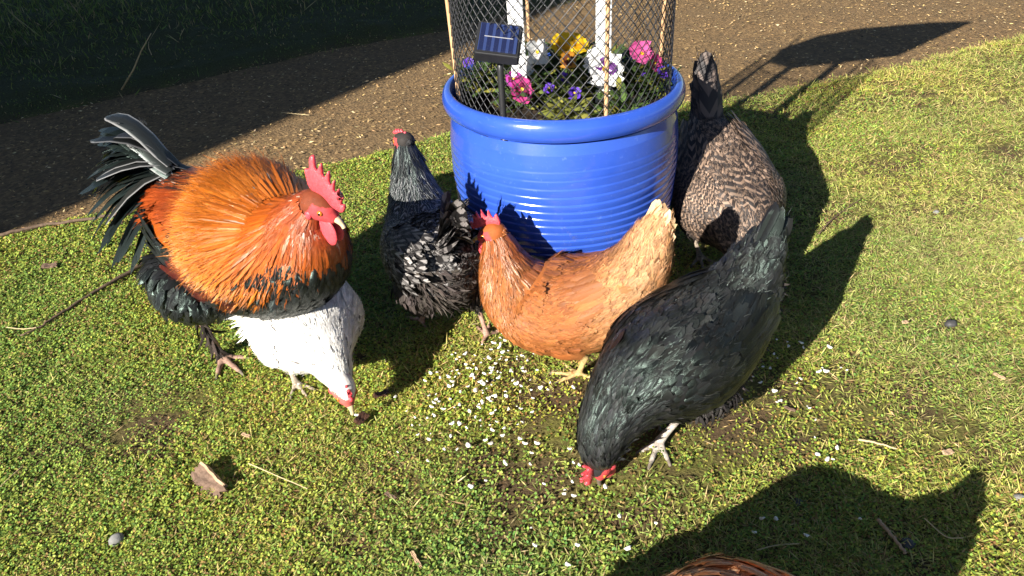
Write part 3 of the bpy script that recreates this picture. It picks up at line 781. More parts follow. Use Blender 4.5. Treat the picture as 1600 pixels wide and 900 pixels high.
def ell(name, c, ax, mat, parent, sub=3, lump=0):
    bm = bmesh.new(); bmesh.ops.create_icosphere(bm, subdivisions=sub, radius=1)
    A = np.array(ax)
    for v in bm.verts:
        k = 1 + (lump * (fbm(np.array([v.co.x * 2 + 5]), np.array([v.co.y * 2 + v.co.z * 2]), 3)[0] - .5) if lump else 0)
        v.co = Vector(np.array(c) + (v.co.x * A[0] + v.co.y * A[1] + v.co.z * A[2]) * k)
    bmesh.ops.recalc_face_normals(bm, faces=bm.faces)
    return bm_obj(name, bm, mat, parent)

def head_frame(hd):
    yaw, pit, roll = (math.radians(hd.get(k, 0)) for k in ('yaw', 'pitch', 'roll'))
    hx = np.array([math.cos(yaw) * math.cos(pit), math.sin(yaw) * math.cos(pit), math.sin(pit)])
    hy = np.array([-math.sin(yaw), math.cos(yaw), 0.]); hz = np.cross(hx, hy)
    hy, hz = hy * math.cos(roll) + hz * math.sin(roll), hz * math.cos(roll) - hy * math.sin(roll)
    return np.array(hd['c'], float), hx, hy, hz

COMB_HEN = [(.030, .004), (.034, .012), (.031, .018), (.027, .015), (.025, .028), (.020, .018), (.016, .034), (.011, .020), (.006, .036), (.001, .021), (-.005, .033), (-.009, .018), (-.017, .025), (-.020, .012), (-.016, .004), (.005, .006)]
COMB_LOW = [(.030, .004), (.033, .010), (.028, .013), (.024, .011), (.020, .018), (.015, .012), (.010, .019), (.005, .013), (-.001, .019), (-.006, .012), (-.013, .014), (-.016, .008), (-.012, .003), (.008, .006)]

def bird(name, label, loc, heading, sp, group=None, cat='hen', scale=1.0):
    root = empty(name, loc, math.radians(heading)); root.scale = (scale,) * 3; tag(root, label, cat, group)
    T = Tube(sp['spine']); sk = lambda k: float(np.interp(k, np.arange(len(T.dk)), T.dk))
    hd = sp['head']; hs = hd.get('s', 1.0); F = head_frame(hd); hc, hx, hy, hz = F
    # ---- one continuous body: trunk, neck, head, legs and feet
    solids = [T.solid(32, shrink=.0065)]
    hp = lambda x, z, r: [*(hc + hx * x * hs + hz * z * hs), r * hs, r * hs * 1.05, r * hs * 1.05]
    def straight(st):
        st = np.array(st); tt = Tube(st, 40); return tt
    Ht = Tube([hp(-.022, -.004, .012), hp(-.014, -.001, .0185), hp(0, .001, .0200), hp(.013, -.001, .0165), hp(.023, -.004, .0110), hp(.031, -.006, .006)], 40)
    solids.append(Ht.solid(20))
    legs = []
    for lg in sp['legs']:
        hip, hock, foot = (np.array(lg[k], float) for k in ('hip', 'hock', 'foot'))
        tr = lg.get('tr', .045); r = lg.get('r', .0062)
        mid = (hip + hock) / 2
        Th = Tube([[*(hip + (hip - hock) * .25 - np.array([0, hip[1] * .35, 0])), tr * .45, tr * .5, tr * .5], [*(hip - np.array([0, hip[1] * .12, 0])), tr * .95, tr * 1.15, tr * 1.15], [*(hip * .55 + hock * .45), tr * .8, tr, tr], [*(hip * .12 + hock * .88), tr * .38, tr * .42, tr * .42], [*hock, r * 1.25, r * 1.25, r * 1.25]], 30)
        ank = foot + np.array([0, 0, .010])
        Sh = Tube([[*(hock + (hock - ank) * .12), r * .9, r, r], [*hock, r * 1.25, r * 1.3, r * 1.3], [*(hock * .6 + ank * .4), r * .9, r, r], [*(hock * .2 + ank * .8), r * .95, r * 1.05, r * 1.05], [*ank, r * 1.35, r * 1.3, r * 1.3], [*(ank - np.array([0, 0, .004])), r, r * .8, r * .8]], 30)
        solids += [Th.solid(20, shrink=.006), Sh.solid(14)]
        yaw = math.radians(lg.get('yaw', 0)); tl = lg.get('toe', .058)
        toes = []
        for da, ln, up in ((0, 1.0, 0), (38, .82, 0), (-38, .82, 0), (176, .5, .004)):
            q = yaw + math.radians(da + rng.normal(0, 4)); d = np.array([math.cos(q), math.sin(q), 0])
            pts = []
            for f_, z_, rr in ((0, .010, 1.0), (.22, .0115, .92), (.45, .0075, .8), (.62, .0085, .78), (.82, .0055, .66), (.9, .0065, .42), (1.08, .0015, .12)):
                pts.append([*(foot + d * tl * ln * f_ + np.array([0, 0, z_ - .002 + up * f_])), r * rr * .95, r * rr * .85, r * rr * .85])
            Tt = Tube(pts, 26); solids.append(Tt.solid(10)); toes.append((foot, foot + d * tl * ln * 1.08))
        legs.append((Th, hip, hock, ank, toes, r, lg, Sh))
    me = remeshed('body', solids, sp.get('voxel', .0028))
    nv = len(me.vertices); P = np.empty(nv * 3, np.float32); me.vertices.foreach_get('co', P); P = P.reshape(-1, 3).astype(float)
    c = np.array(sp['under'](P), float) if callable(sp['under']) else np.tile(np.array(sp['under'], float), (nv, 1))
    for Th, hip, hock, ank, toes, r, lg, Sh in legs:
        isl = seg_dist(P, hock + (hock - ank) * .05, ank) < r * 2.0
        for a, b_ in toes: isl |= (seg_dist(P, a, b_) < r * 2.2) & (P[:, 2] < .03)
        lc = np.array(sp['legcol']); c[isl] = lc * ((.70 + .5 * fbm(P[isl, 0] * 90, P[isl, 2] * 160 + P[isl, 1] * 90, 11)) * (.84 + .22 * np.sin((P[isl, 2] * 1.0 + P[isl, 0] * .6 + P[isl, 1] * .6) * 1500)))[:, None]
        cl = np.zeros(nv, bool)
        for a, b_ in toes: cl |= seg_dist(P, a * .1 + b_ * .9, b_) < r * 1.2
        c[cl] = (.16, .13, .10)
    rel = (P - hc) / hs; lx, ly, lz = rel @ hx, rel @ hy, rel @ hz
    near = np.linalg.norm(rel, axis=1) < .05
    face = near & (lx > -.005 + .25 * np.abs(lz + .004)) & (lz < .0125)
    c[face] = np.array(sp.get('face', (.52, .06, .06))) * (.8 + .4 * fbm(P[face, 0] * 300, P[face, 2] * 300, 12))[:, None]
    a = me.attributes.new('col', 'FLOAT_COLOR', 'POINT'); a.data.foreach_set('color', np.concatenate([c, np.ones((nv, 1))], 1).astype(np.float32).ravel())
    me.polygons.foreach_set('use_smooth', np.ones(len(me.polygons), bool))
    link('body', me, M['skin'], root)
    # ---- comb, wattles, beak, eyes
    cs = sp.get('comb_s', 1.0) * hs; off = hc + hz * (.0145 - .004) * hs
    comb_mesh('comb', [(x * cs, z * cs) for x, z in sp.get('comb', COMB_HEN)], .0062 * hs, (off, hx, hy, hz), M[sp.get('combmat', 'comb')], root, sp.get('comb_wave', .002))
    wd = sp.get('wattle', .026) * hs
    for s_ in (1, -1):
        w = hc + hx * .017 * hs + hy * s_ * .0065 * hs - hz * (.012 * hs + wd * .5)
        g = np.array([0, 0, -1.]) if sp.get('hang') else -hz
        w = hc + hx * .018 * hs + hy * s_ * .007 * hs - hz * .008 * hs + g * wd * .5
        ell('wattle', w, (hx * wd * .42, hy * .0035 * hs, g * wd * .62), M[sp.get('combmat', 'comb')], root, 3, .3)
        ell('earlobe', hc - hx * .003 * hs + hy * s_ * .0182 * hs - hz * .008 * hs, (hx * .0055 * hs, hy * .0025 * hs, hz * .0075 * hs), M[sp.get('lobe', 'comb')], root, 2)
        e = ell('eye', hc + hx * .0125 * hs + hy * s_ * .0152 * hs + hz * .0035 * hs, (hx * .0045 * hs, hy * .0032 * hs, hz * .0042 * hs), M['iris'], root, 2)
        ell('pupil', hc + hx * .0130 * hs + hy * s_ * .0178 * hs + hz * .0035 * hs, (hx * .0021 * hs, hy * .0012 * hs, hz * .0021 * hs), M['pupil'], e, 2)
    bk = [[*(hc + hx * x * hs + hz * z * hs), w * hs, u * hs, dn * hs] for x, z, w, u, dn in ((.022, -.003, .0074, .0062, .006), (.028, -.0035, .0064, .0057, .0047), (.035, -.0052, .0044, .0044, .0034), (.041, -.0080, .0024, .0026, .0022), (.0435, -.0105, .0008, .0009, .0009))]
    V, Q, Tt = Tube(bk, 24).solid(14); link('beak', new_mesh('beak', V, Q, Tt), M[sp.get('beak', 'beak')], root)
    # ---- feather coats
    for coat in sp['coats']:
        mb = MB(); kind = coat.get('kind', 'skin')
        if kind == 'skin':
            tubes = [(T, 1)] if coat.get('on', 'trunk') == 'trunk' else [(l[7 if coat['on'] == 'shanks' else 0], -1) for l in legs]
            if coat.get('on') == 'head': tubes = [(Ht, 1)]
            for ti, (tb, sgn) in enumerate(tubes):
                if ti and mb.n: mb.build(coat['name'], M[coat['mat']], root); mb = MB()
                if coat.get('on', 'trunk') == 'trunk': q0, q1 = sk(coat['k0']), sk(coat['k1'])
                else: q0, q1 = coat.get('k0', 0.02), coat.get('k1', .98)
                sp_ = coat['step']; l0, l1 = np.interp([q0, q1], tb.q, tb.len)
                PQ, TH = [], []
                for i, l in enumerate(np.arange(l0, l1, sp_ * coat.get('rowk', .9))):
                    q = np.interp(l, tb.len, tb.q); rr = np.array([np.interp(q, tb.q, tb.r[:, j]) for j in range(3)]); circ = math.pi * (rr[0] + (rr[1] + rr[2]) / 2)
                    k = max(4, int(circ / sp_)); th = (np.arange(k) + .5 * (i % 2)) / k * 2 * np.pi + rng.normal(0, .25 / k * 2 * np.pi, k)
                    TH.append(th); PQ.append(np.clip(q + rng.normal(0, .25, k) * sp_ / max(tb.len[-1], .01), .001, .999))
                PQ, TH = np.concatenate(PQ), np.concatenate(TH)
                p, n_, dq = tb.frame(PQ, TH); RR = tb.R
                ok = tb.fold > .22; p, n_, dq, PQ, TH, RR = p[ok], n_[ok], dq[ok], PQ[ok], TH[ok], RR[ok]
                if 'mask' in coat:
                    ok = coat['mask'](p, PQ, TH); p, n_, dq, PQ, TH, RR = p[ok], n_[ok], dq[ok], PQ[ok], TH[ok], RR[ok]
                fl = -dq * sgn
                if coat.get('on') == 'legs': fl = -dq * sgn
                G = np.array([0, 0, -1.]); fd = coat.get('down', .25)
                fl = fl + (G - n_ * (n_ @ G)[:, None]) * fd
                if 'flow' in coat: fl = coat['flow'](p, fl)
                fl = nrm(fl - n_ * np.sum(fl * n_, 1, keepdims=True))
                ja = rng.normal(0, coat.get('swirl', .12), len(p))[:, None]; bt = np.cross(n_, fl); fl = fl * np.cos(ja) + bt * np.sin(ja)
                tl = (coat.get('tilt', .16) + rng.normal(0, coat.get('tj', .06), len(p)))[:, None]
                D = fl * np.cos(tl) + n_ * np.sin(tl); NN = n_ * np.cos(tl) - fl * np.sin(tl) + bt * rng.normal(0, .12, len(p))[:, None]
                L = coat['L'] * rng.uniform(.82, 1.18, len(p)); W = coat['W'] * rng.uniform(.85, 1.15, len(p))
                if 'Lf' in coat: L = L * coat['Lf'](p, PQ)
                col, col2, tip = coat['col'](p, n_, len(p))
                tt = nrm(np.cross(dq, n_)) * -1.0
                fa, fb = np.sum(fl * -dq * sgn, 1), np.sum(fl * np.cross(n_, dq), 1) * -1.0
                q2 = np.clip(PQ - sgn * fa * L / tb.len[-1], .0, 1.); P2 = tb.at(q2, TH - fb * L / np.maximum(RR, .01)); n2 = nrm(P2 - np.stack([np.interp(q2, tb.q, tb.C[:, i]) for i in range(3)], -1))
                lift = coat.get('lift', .14) * L * rng.uniform(.6, 1.5, len(L))
                dr = np.clip(-np.sum((P2 + n2 * lift[:, None] - p) * NN, 1) / L + np.sum(fl * NN, 1) * 0, coat.get('dmin', -.12), coat.get('dmax', .5))
                fz = coat.get('fuzz', 3 if coat.get('shape', 'round') == 'round' else 1)
                feathers(mb, p - n_ * coat.get('sink', .002), D, NN, L, W, coat.get('shape', 'round'), dr, coat.get('cup', .14), col, col2, tip, coat.get('G'), coat.get('jag', .05), coat.get('rag', .08))
                if fz:
                    i = np.repeat(np.arange(len(p)), fz); m_ = len(i); vv = rng.uniform(.25, .95, m_)
                    B_ = np.cross(NN[i], D[i]); Pf = p[i] + D[i] * (L[i] * vv)[:, None] + B_ * (W[i] * rng.uniform(-.45, .45, m_))[:, None] - NN[i] * (dr[i] * L[i] * vv ** 2)[:, None] - n_[i] * .0012
                    Df = nrm(D[i] - NN[i] * (2 * dr[i] * vv)[:, None]); Df = nrm(Df + B_ * rng.normal(0, .28, m_)[:, None] + NN[i] * rng.uniform(.0, .20 if coat.get('shape', 'round') == 'round' else .07, m_)[:, None])
                    cf = np.broadcast_to(col, (len(p), 3))[i] if tip is None else np.broadcast_to(tip, (len(p), 3))[i]
                    feathers(mb, Pf, Df, NN[i] - Df * np.sum(NN[i] * Df, 1, keepdims=True), L[i] * rng.uniform(.22, .5, m_), np.clip(W[i] * .09, .0006, .0018), 'sliver', .1, 0, cf * rng.uniform(.7, 1.35, (m_, 1)), None if col2 is None else np.broadcast_to(col2, (len(p), 3))[i])
        elif kind == 'tail':
            base = np.array(coat['base'], float); n = coat['n']
            for s_ in (1, -1):
                for i in range(n):
                    fr = i / max(n - 1, 1)
                    e = math.radians(coat['e0'] + (coat['e1'] - coat['e0']) * fr + rng.normal(0, 2.5)); yw = s_ * math.radians(coat.get('y0', 4) + (coat.get('y1', 20) - coat.get('y0', 4)) * fr + rng.normal(0, 2)) + math.radians(coat.get('yaw', 0))
                    d = np.array([-math.cos(e) * math.cos(yw), -math.cos(e) * math.sin(yw), math.sin(e)])
                    up = np.array([math.sin(e) * math.cos(yw), math.sin(e) * math.sin(yw), math.cos(e)])
                    lat = np.cross(up, d) * s_; lat = lat if lat[1] * s_ > 0 else -lat
                    k = coat.get('lean', .5); N_ = nrm(lat * (1 - k) + up * k)
                    p = base + np.array([0, s_ * coat.get('wid', .012) * (.3 + fr), -.020 * fr]) + d * rng.uniform(0, .012)
                    L = coat['L'] * (coat.get('l0', 1) * (1 - fr) + coat.get('l1', .8) * fr) * rng.uniform(.93, 1.06)
                    col, col2, tip = coat['col'](p[None], N_[None], 1)
                    fuzz(mb, p[None], d[None], N_[None], np.array([L]), coat['W'], coat.get('droop', .1), col if tip is None else tip, col2, coat.get('fuzz', 10), None if 'G' not in coat else np.array(coat['G']) * .9) 
                    feathers(mb, p, d, N_, L, coat['W'] * rng.uniform(.9, 1.1), 'long', coat.get('droop', .1), coat.get('cup', .12), col, col2, tip, None if 'G' not in coat else np.array(coat['G']) * (.6 + .6 * rng.random()), .02, .05)
        mb.build(coat['name'], M[coat['mat']], root)
    # ---- folded wings
    for wg in sp.get('wings', []):
        for s_ in wg.get('sides', (1, -1)):
            mb = MB(); qa, qb = sk(wg['k_front']), sk(wg['k_tip']); tc, tw = math.radians(wg.get('tc', 8)), math.radians(wg.get('tw', 46))
            def surf(a, b_):
                h = np.clip(1 - (2 * np.clip(a, 0, 1) - .9) ** 2 / 1.25, .05, 1) ** .5
                th = tc + b_ * tw * h + math.radians(wg.get('rise', 18)) * a
                th = np.where(s_ > 0, th, np.pi - th); q = qa + (qb - qa) * a
                p, n_, dq = T.frame(q, th)
                o_ = wg.get('out', .014) * np.clip(1 - b_ ** 2, 0, 1) ** .6 * np.clip(np.sin(np.clip(a * 1.05 + .02, 0, 1) * np.pi), 0, 1) ** .5
                return p + n_ * o_[..., None], n_, -dq
            ga, gb = np.meshgrid(np.linspace(0, 1, 30), np.linspace(-1, 1, 16)); p, n_, _ = surf(ga.ravel(), gb.ravel())
            I = np.arange(15)[:, None] * 30 + np.arange(29); Q = np.stack([I, I + 1, I + 31, I + 30], -1).reshape(-1, 4)
            mb.add(p - n_ * .003, Q, np.array(sp['under'](p) if callable(sp['under']) else np.tile(sp['under'], (len(p), 1))) * .8)
            # long quills first, coverts over them
            for (a0, a1, b0, b1, na, nb, L, W, shp, tilt) in wg['rows']:
                A, B = np.meshgrid(np.linspace(a0, a1, na), np.linspace(b0, b1, nb)); A = A + ((np.arange(nb) % 2) * (a1 - a0) / max(na, 2) * .5)[:, None]
                A = np.clip(A + rng.normal(0, .010, A.shape), 0, 1).ravel(); B = np.clip(B + rng.normal(0, .03, B.shape), -1, 1).ravel()
                p, n_, fl = surf(A, B); bt = np.cross(n_, fl); ja = (rng.normal(0, .07, len(p)) )[:, None]; fl = fl * np.cos(ja) + bt * np.sin(ja) + np.array([0, 0, wg.get('lift', 0.)])
                fl = nrm(fl - n_ * np.sum(fl * n_, 1, keepdims=True))
                tl = (tilt + rng.normal(0, .03, len(p)))[:, None]
                D = fl * np.cos(tl) + n_ * np.sin(tl); NN = n_ * np.cos(tl) - fl * np.sin(tl) + bt * rng.normal(0, .08, len(p))[:, None]
                col, col2, tip = wg['col'](p, n_, len(p))
                Lw = L * rng.uniform(.88, 1.12, len(p)); feathers(mb, p, D, NN, Lw, W * rng.uniform(.9, 1.1, len(p)), shp, wg.get('droop', .10), .12, col, col2, tip, None, .04, .07)
                fuzz(mb, p, D, NN, Lw, W, wg.get('droop', .10), col if tip is None else tip, col2, wg.get('fuzz', 6))
            mb.build('wing', M[wg['mat']], root)
    return root

def fuzz(mb, P, D, N, L, W, droop, col, col2, k, G=None):
    """loose barbs that break up the outline of quills"""
    i = np.repeat(np.arange(len(P)), k); m_ = len(i); D = nrm(D); B = nrm(np.cross(N, D)); N = np.cross(D, B); L = np.broadcast_to(L, (len(P),)); W = np.broadcast_to(W, (len(P),))
    v = rng.uniform(.2, .96, m_); s_ = rng.choice([-1., 1.], m_) * rng.uniform(.25, .48, m_)
    X = P[i] + D[i] * (L[i] * v)[:, None] - N[i] * (droop * L[i] * v ** 2)[:, None] + B[i] * (W[i] * s_)[:, None] + N[i] * .0004
    T_ = D[i] - N[i] * (2 * droop * v)[:, None]
    if G is not None: X = X + G * (L[i] * v ** 2)[:, None]; T_ = T_ + G * (2 * v)[:, None]
    T_ = nrm(nrm(T_) + B[i] * (np.sign(s_) * rng.uniform(.1, .5, m_))[:, None] + N[i] * rng.uniform(0, .12, m_)[:, None])
    cf = np.broadcast_to(col, (len(P), 3))[i] * rng.uniform(.75, 1.3, (m_, 1))
    feathers(mb, X, T_, N[i], W[i] * rng.uniform(.3, .8, m_), np.clip(W[i] * .07, .0006, .0016), 'sliver', .1, 0, cf, None if col2 is None else np.broadcast_to(col2, (len(P), 3))[i])

def cvar(base, base2=None, tipc=None, var=.25, hv=.05, f=None):
    """a colour rule for a coat: base colour varied per feather (f: position -> colour)"""
    def g(p, n_, n):
        c = np.tile(np.array(base, float), (n, 1)) if f is None else f(p)
        k = rng.uniform(1 - var, 1 + var, (n, 1)) * rng.uniform(1 - hv, 1 + hv, (n, 3)); c = c * k
        c2 = None if base2 is None else np.array(base2) * rng.uniform(1 - var, 1 + var, (n, 1))
        tp = None if tipc is None else (np.array(tipc) * k if not callable(tipc) else tipc(p) * k)
        return c, c2, tp
    return g

WING_ROWS = [(.50, .70, -.75, .65, 3, 10, .10, .017, 'long', .04), (.42, .62, .1, .8, 3, 6, .08, .018, 'long', .05), (.34, .5, -.8, .85, 3, 11, .046, .018, 'round', .08), (.02, .40, -.85, .9, 11, 12, .030, .016, 'round', .10)]

def mixc(a, b, k): k = np.clip(k, 0, 1)[:, None]; return np.array(a) * (1 - k) + np.array(b) * k
def legs_(*L, **kw): return [dict(hip=h, hock=k, foot=f, **{**kw, **(x or {})}) for h, k, f, x in L]

# ---- rooster ------------------------------------------------------
HC = np.array([.268, 0, .438])
def hackle_col(p):
    d = np.linalg.norm(p - HC, axis=1)
    c = mixc((.34, .058, .010), (.60, .125, .008), (d - .05) / .06); c = mixc2(c, (.70, .205, .014), (d - .11) / .08)
    front = np.clip((p[:, 0] - .17) * 9, 0, 1) * np.clip((.37 - p[:, 2]) * 14, 0, 1); c = mixc2(c, (.055, .010, .006), front * 1.1)
    return c
def mixc2(a, b, k): k = np.clip(k, 0, 1)[:, None]; return a * (1 - k) + np.array(b) * k
def hackle_rule(p, n_, n):
    c = hackle_col(p) * rng.uniform(.84, 1.16, (n, 1)); tip = c * .86
    pale = rng.random(n) < .03; c[pale] = (.55, .40, .28)
    low = (p[:, 2] < .33); tip[low] = c[low] * .25 + np.array([.02, .004, .002])
    return c, None, tip
def saddle_rule(p, n_, n):
    c = mixc((.30, .052, .010), (.58, .125, .010), (.42 - p[:, 2]) / .10) * rng.uniform(.75, 1.2, (n, 1)); tip = c * np.array([1.05, .95, .8])
    top = (np.abs(p[:, 1]) < .055) & (p[:, 2] > .37); k = rng.random(n)
    c[top & (k < .42)] = (.028, .016, .012); tip[top & (k < .42)] = (.012, .010, .010); w = top & (k > .86); c[w] = (.50, .44, .40); tip[w] = (.2, .1, .06)
    return c, None, tip
def rooster_under(p):
    c = np.tile(np.array([.014, .013, .013]), (len(p), 1))
    up = (p[:, 2] > .33) & (p[:, 0] > -.12); c[up] = (.40, .085, .010); c[p[:, 0] > .235] = (.16, .035, .012); return c
BLACK = cvar((.016, .016, .017), var=.45)
ROO_COMB = [(.034, .001), (.040, .010), (.037, .016), (.033, .014), (.034, .026), (.028, .020), (.026, .036), (.020, .026), (.017, .044), (.011, .032), (.006, .052), (.000, .038), (-.006, .058), (-.012, .042), (-.020, .060), (-.026, .054), (-.024, .038), (-.030, .034), (-.026, .022), (-.018, .010), (.004, .005)]
rooster = dict(
    spine=[(-.165, 0, .398, .03, .03, .03), (-.135, 0, .380, .075, .060, .085), (-.075, 0, .350, .112, .094, .125), (.0, 0, .328, .132, .116, .145), (.075, 0, .322, .142, .126, .152), (.130, 0, .330, .138, .116, .148), (.178, 0, .354, .116, .082, .132), (.212, 0, .390, .080, .055, .092), (.236, 0, .424, .048, .038, .048), (.258, 0, .443, .025, .023, .025)],
    head=dict(c=HC, yaw=4, pitch=-22, s=1.3), comb=ROO_COMB, comb_s=1.0, comb_wave=.0015, wattle=.034, face=(.50, .055, .06), beak='beak', hang=True,
    under=rooster_under, legcol=(.36, .22, .16), voxel=.003,
    legs=legs_(((-.060, -.085, .245), (-.100, -.065, .138), (-.082, -.050, .006), dict(yaw=-8)), ((-.01, .065, .27), (-.03, .06, .125), (.055, .055, .006), dict(yaw=15)), tr=.084, r=.0085, toe=.078),
    coats=[
        dict(name='breast_feathers', mat='f_black', k0=.2, k1=6.9, step=.0095, L=.036, W=.017, col=BLACK, down=.35, lift=.10, fuzz=4, mask=lambda p, q, t: p[:, 2] < .36),
        dict(name='thigh_feathers', mat='f_black', on='legs', k0=.04, k1=.92, step=.0105, L=.036, W=.017, col=BLACK, down=.2, tilt=.3, tj=.12, rag=.15),
        dict(name='shank_feathers', mat='f_fluff', on='shanks', k0=.15, k1=.97, step=.0075, L=.040, W=.007, shape='lance', col=cvar((.035, .026, .021), var=.6), down=.5, tilt=.45, tj=.2, lift=.4, swirl=.5, fuzz=1, mask=lambda p, q, t: (np.cos(t) * np.sign(p[:, 1]) > -.1) & (rng.random(len(p)) < .75)),
        dict(name='saddle_feathers', mat='f_gloss', k0=.3, k1=4.6, step=.0052, L=.095, W=.0066, shape='lance', col=saddle_rule, down=.8, tilt=.045, tj=.02, lift=.03, swirl=.06, jag=.02, cup=.03, fuzz=2, G=np.array([0, 0, -.10]), Lf=lambda p, q: np.where(p[:, 0] > -.05, .62, 1.0), mask=lambda p, q, t: (p[:, 2] > np.where(p[:, 0] > -.06, .40, .352))),
        dict(name='hackle_feathers', mat='f_gloss', k0=4.3, k1=8.85, flow=lambda p, fl: fl * .55 + np.array([-.55, 0, -.38]) * np.clip((.27 - p[:, 0]) * 8, 0, 1)[:, None], step=.0041, L=.080, W=.0064, shape='lance', col=hackle_rule, down=.5, tilt=.035, tj=.012, lift=.022, dmin=-.5, swirl=.045, jag=.02, cup=.03, fuzz=3, G=np.array([0, 0, -.06]), mask=lambda p, q, t: p[:, 2] > np.where(p[:, 0] > .20, .325, np.clip(.285 + (.13 - p[:, 0]) * .9, .285, .36)), Lf=lambda p, q: np.clip(np.linalg.norm(p - HC, axis=1) / .12, .45, 1.05) * np.clip(.66 + (p[:, 2] - .31) * 4, .62, 1)),
        dict(name='crown_feathers', mat='f_gloss', on='head', k0=.06, k1=.62, step=.0045, L=.016, W=.005, shape='lance', col=cvar((.24, .045, .012), var=.3), down=.1, mask=lambda p, q, t: (np.sin(t) > .25) & (q < .6)),
        dict(name='tail', mat='f_black', kind='tail', base=(-.13, 0, .425), n=20, L=.235, W=.046, yaw=16, e0=62, e1=4, y0=0, y1=54, fuzz=4, l0=1.0, l1=.8, wid=.03, lean=.85, droop=.22, cup=.26, G=(.10, 0, -.62), col=cvar((.013, .018, .017), var=.4)),
        dict(name='sickle_feathers', mat='f_edge', kind='tail', base=(-.11, 0, .44), n=5, L=.235, W=.042, yaw=16, fuzz=4, e0=60, e1=24, y0=2, y1=44, l0=1.05, l1=.85, wid=.03, lean=.8, droop=.16, cup=.22, G=(.06, 0, -.52), col=cvar((.02, .021, .021), (.24, .235, .23), var=.4)),
        dict(name='tail_coverts', mat='f_black', kind='tail', base=(-.105, 0, .415), n=13, L=.18, W=.042, yaw=14, fuzz=4, e0=44, e1=-5, y0=14, y1=72, l0=.95, l1=.9, wid=.06, lean=.8, droop=.16, cup=.2, G=(.04, 0, -.5), col=cvar((.014, .019, .018), var=.5)),
        dict(name='saddle_plumes', mat='f_gloss', kind='tail', base=(-.09, 0, .418), n=26, L=.115, W=.0085, e0=25, e1=-25, y0=12, y1=74, l0=.85, l1=1.0, wid=.085, lean=.6, droop=.25, G=(-.0, 0, -.45), col=cvar((.56, .15, .022), None, (.6, .2, .04), var=.3)),
    ],
    wings=[dict(k_front=5.2, k_tip=1.0, tc=-12, tw=34, rise=4, out=.010, mat='f_black', droop=.1, rows=[(.35, .75, -.9, .4, 4, 8, .085, .022, 'long', .05), (.05, .45, -.9, .8, 7, 8, .036, .02, 'round', .1)],
                col=lambda p, n_, n: (np.where((p[:, 0] > .02)[:, None] & (rng.random((n, 1)) < .75), np.array([.085, .014, .010]), np.array([.015, .016, .017])) * rng.uniform(.6, 1.4, (n, 1)), None, None))])
bird('rooster', 'big rooster with orange neck cape, black breast and curved green black tail', (-.528, 1.345, 0), -34, rooster, None, 'rooster', scale=.965)

# ---- white hen ----------------------------------------------------
WH = cvar((.78, .75, .69), var=.08, hv=.02)
def white_rule(p, n_, n):
    c = np.tile(np.array([.80, .77, .71]), (n, 1)) * rng.uniform(.86, 1.06, (n, 1)); k = rng.random(n) < .008; c[k] = (.12, .11, .11); return c, None, None
white = dict(
    spine=[(-.135, 0, .165, .03, .03, .04), (-.115, 0, .165, .065, .05, .07), (-.06, 0, .150, .090, .075, .085), (0, 0, .140, .100, .082, .090), (.055, 0, .132, .095, .078, .085), (.092, 0, .130, .074, .064, .064), (.122, .0, .126, .054, .047, .047), (.148, .0, .115, .037, .034, .034), (.168, 0, .102, .028, .027, .027), (.182, 0, .092, .022, .022, .022)],
    head=dict(c=(.186, 0, .090), yaw=4, pitch=-52, s=1.12), comb=COMB_LOW, comb_s=.75, wattle=.014, face=(.52, .12, .10), beak='beak',
    under=(.70, .66, .60), legcol=(.42, .34, .26),
    legs=legs_(((-.02, -.05, .12), (-.03, -.05, .065), (.02, -.045, .004), None), ((-.03, .055, .12), (-.06, .06, .07), (-.03, .06, .004), None), tr=.05, r=.0058, toe=.05),
    coats=[dict(name='plumage', mat='f_plain', k0=.2, k1=6.2, step=.0092, L=.032, W=.015, col=white_rule, down=.25, tilt=.07, tj=.03, lift=.05, rag=.12, fuzz=4),
           dict(name='neck_feathers', mat='f_plain', k0=5.2, k1=8.9, step=.0062, L=.024, W=.0065, shape='lance', col=white_rule, down=.1, tilt=.09, lift=.07, rag=.1, fuzz=3),
           dict(name='crown_feathers', mat='f_plain', on='head', k0=.05, k1=.66, step=.0036, L=.0105, W=.0042, shape='lance', col=WH, down=.0, mask=lambda p, q, t: (np.sin(t) > -.35) & (q < .6)),
           dict(name='rear_fluff', mat='f_fluff', k0=.05, k1=2.6, step=.0065, L=.040, W=.006, shape='lance', col=WH, down=.7, tilt=.55, tj=.2, swirl=.5, mask=lambda p, q, t: np.sin(t) < .35),
           dict(name='tail', mat='f_plain', kind='tail', base=(-.11, 0, .19), n=5, L=.07, W=.022, e0=50, e1=5, y0=5, y1=30, col=WH)],
    wings=[dict(k_front=4.9, k_tip=.9, tc=6, tw=44, out=.006, mat='f_plain', rows=[(.50, .70, -.75, .65, 3, 9, .085, .015, 'long', .03), (.02, .52, -.85, .9, 14, 12, .032, .0145, 'round', .06)], col=white_rule)])
bird('hen', 'white hen bending down to peck beneath the rooster', (-.415, 1.290, 0), -60, white, scale=1.04)

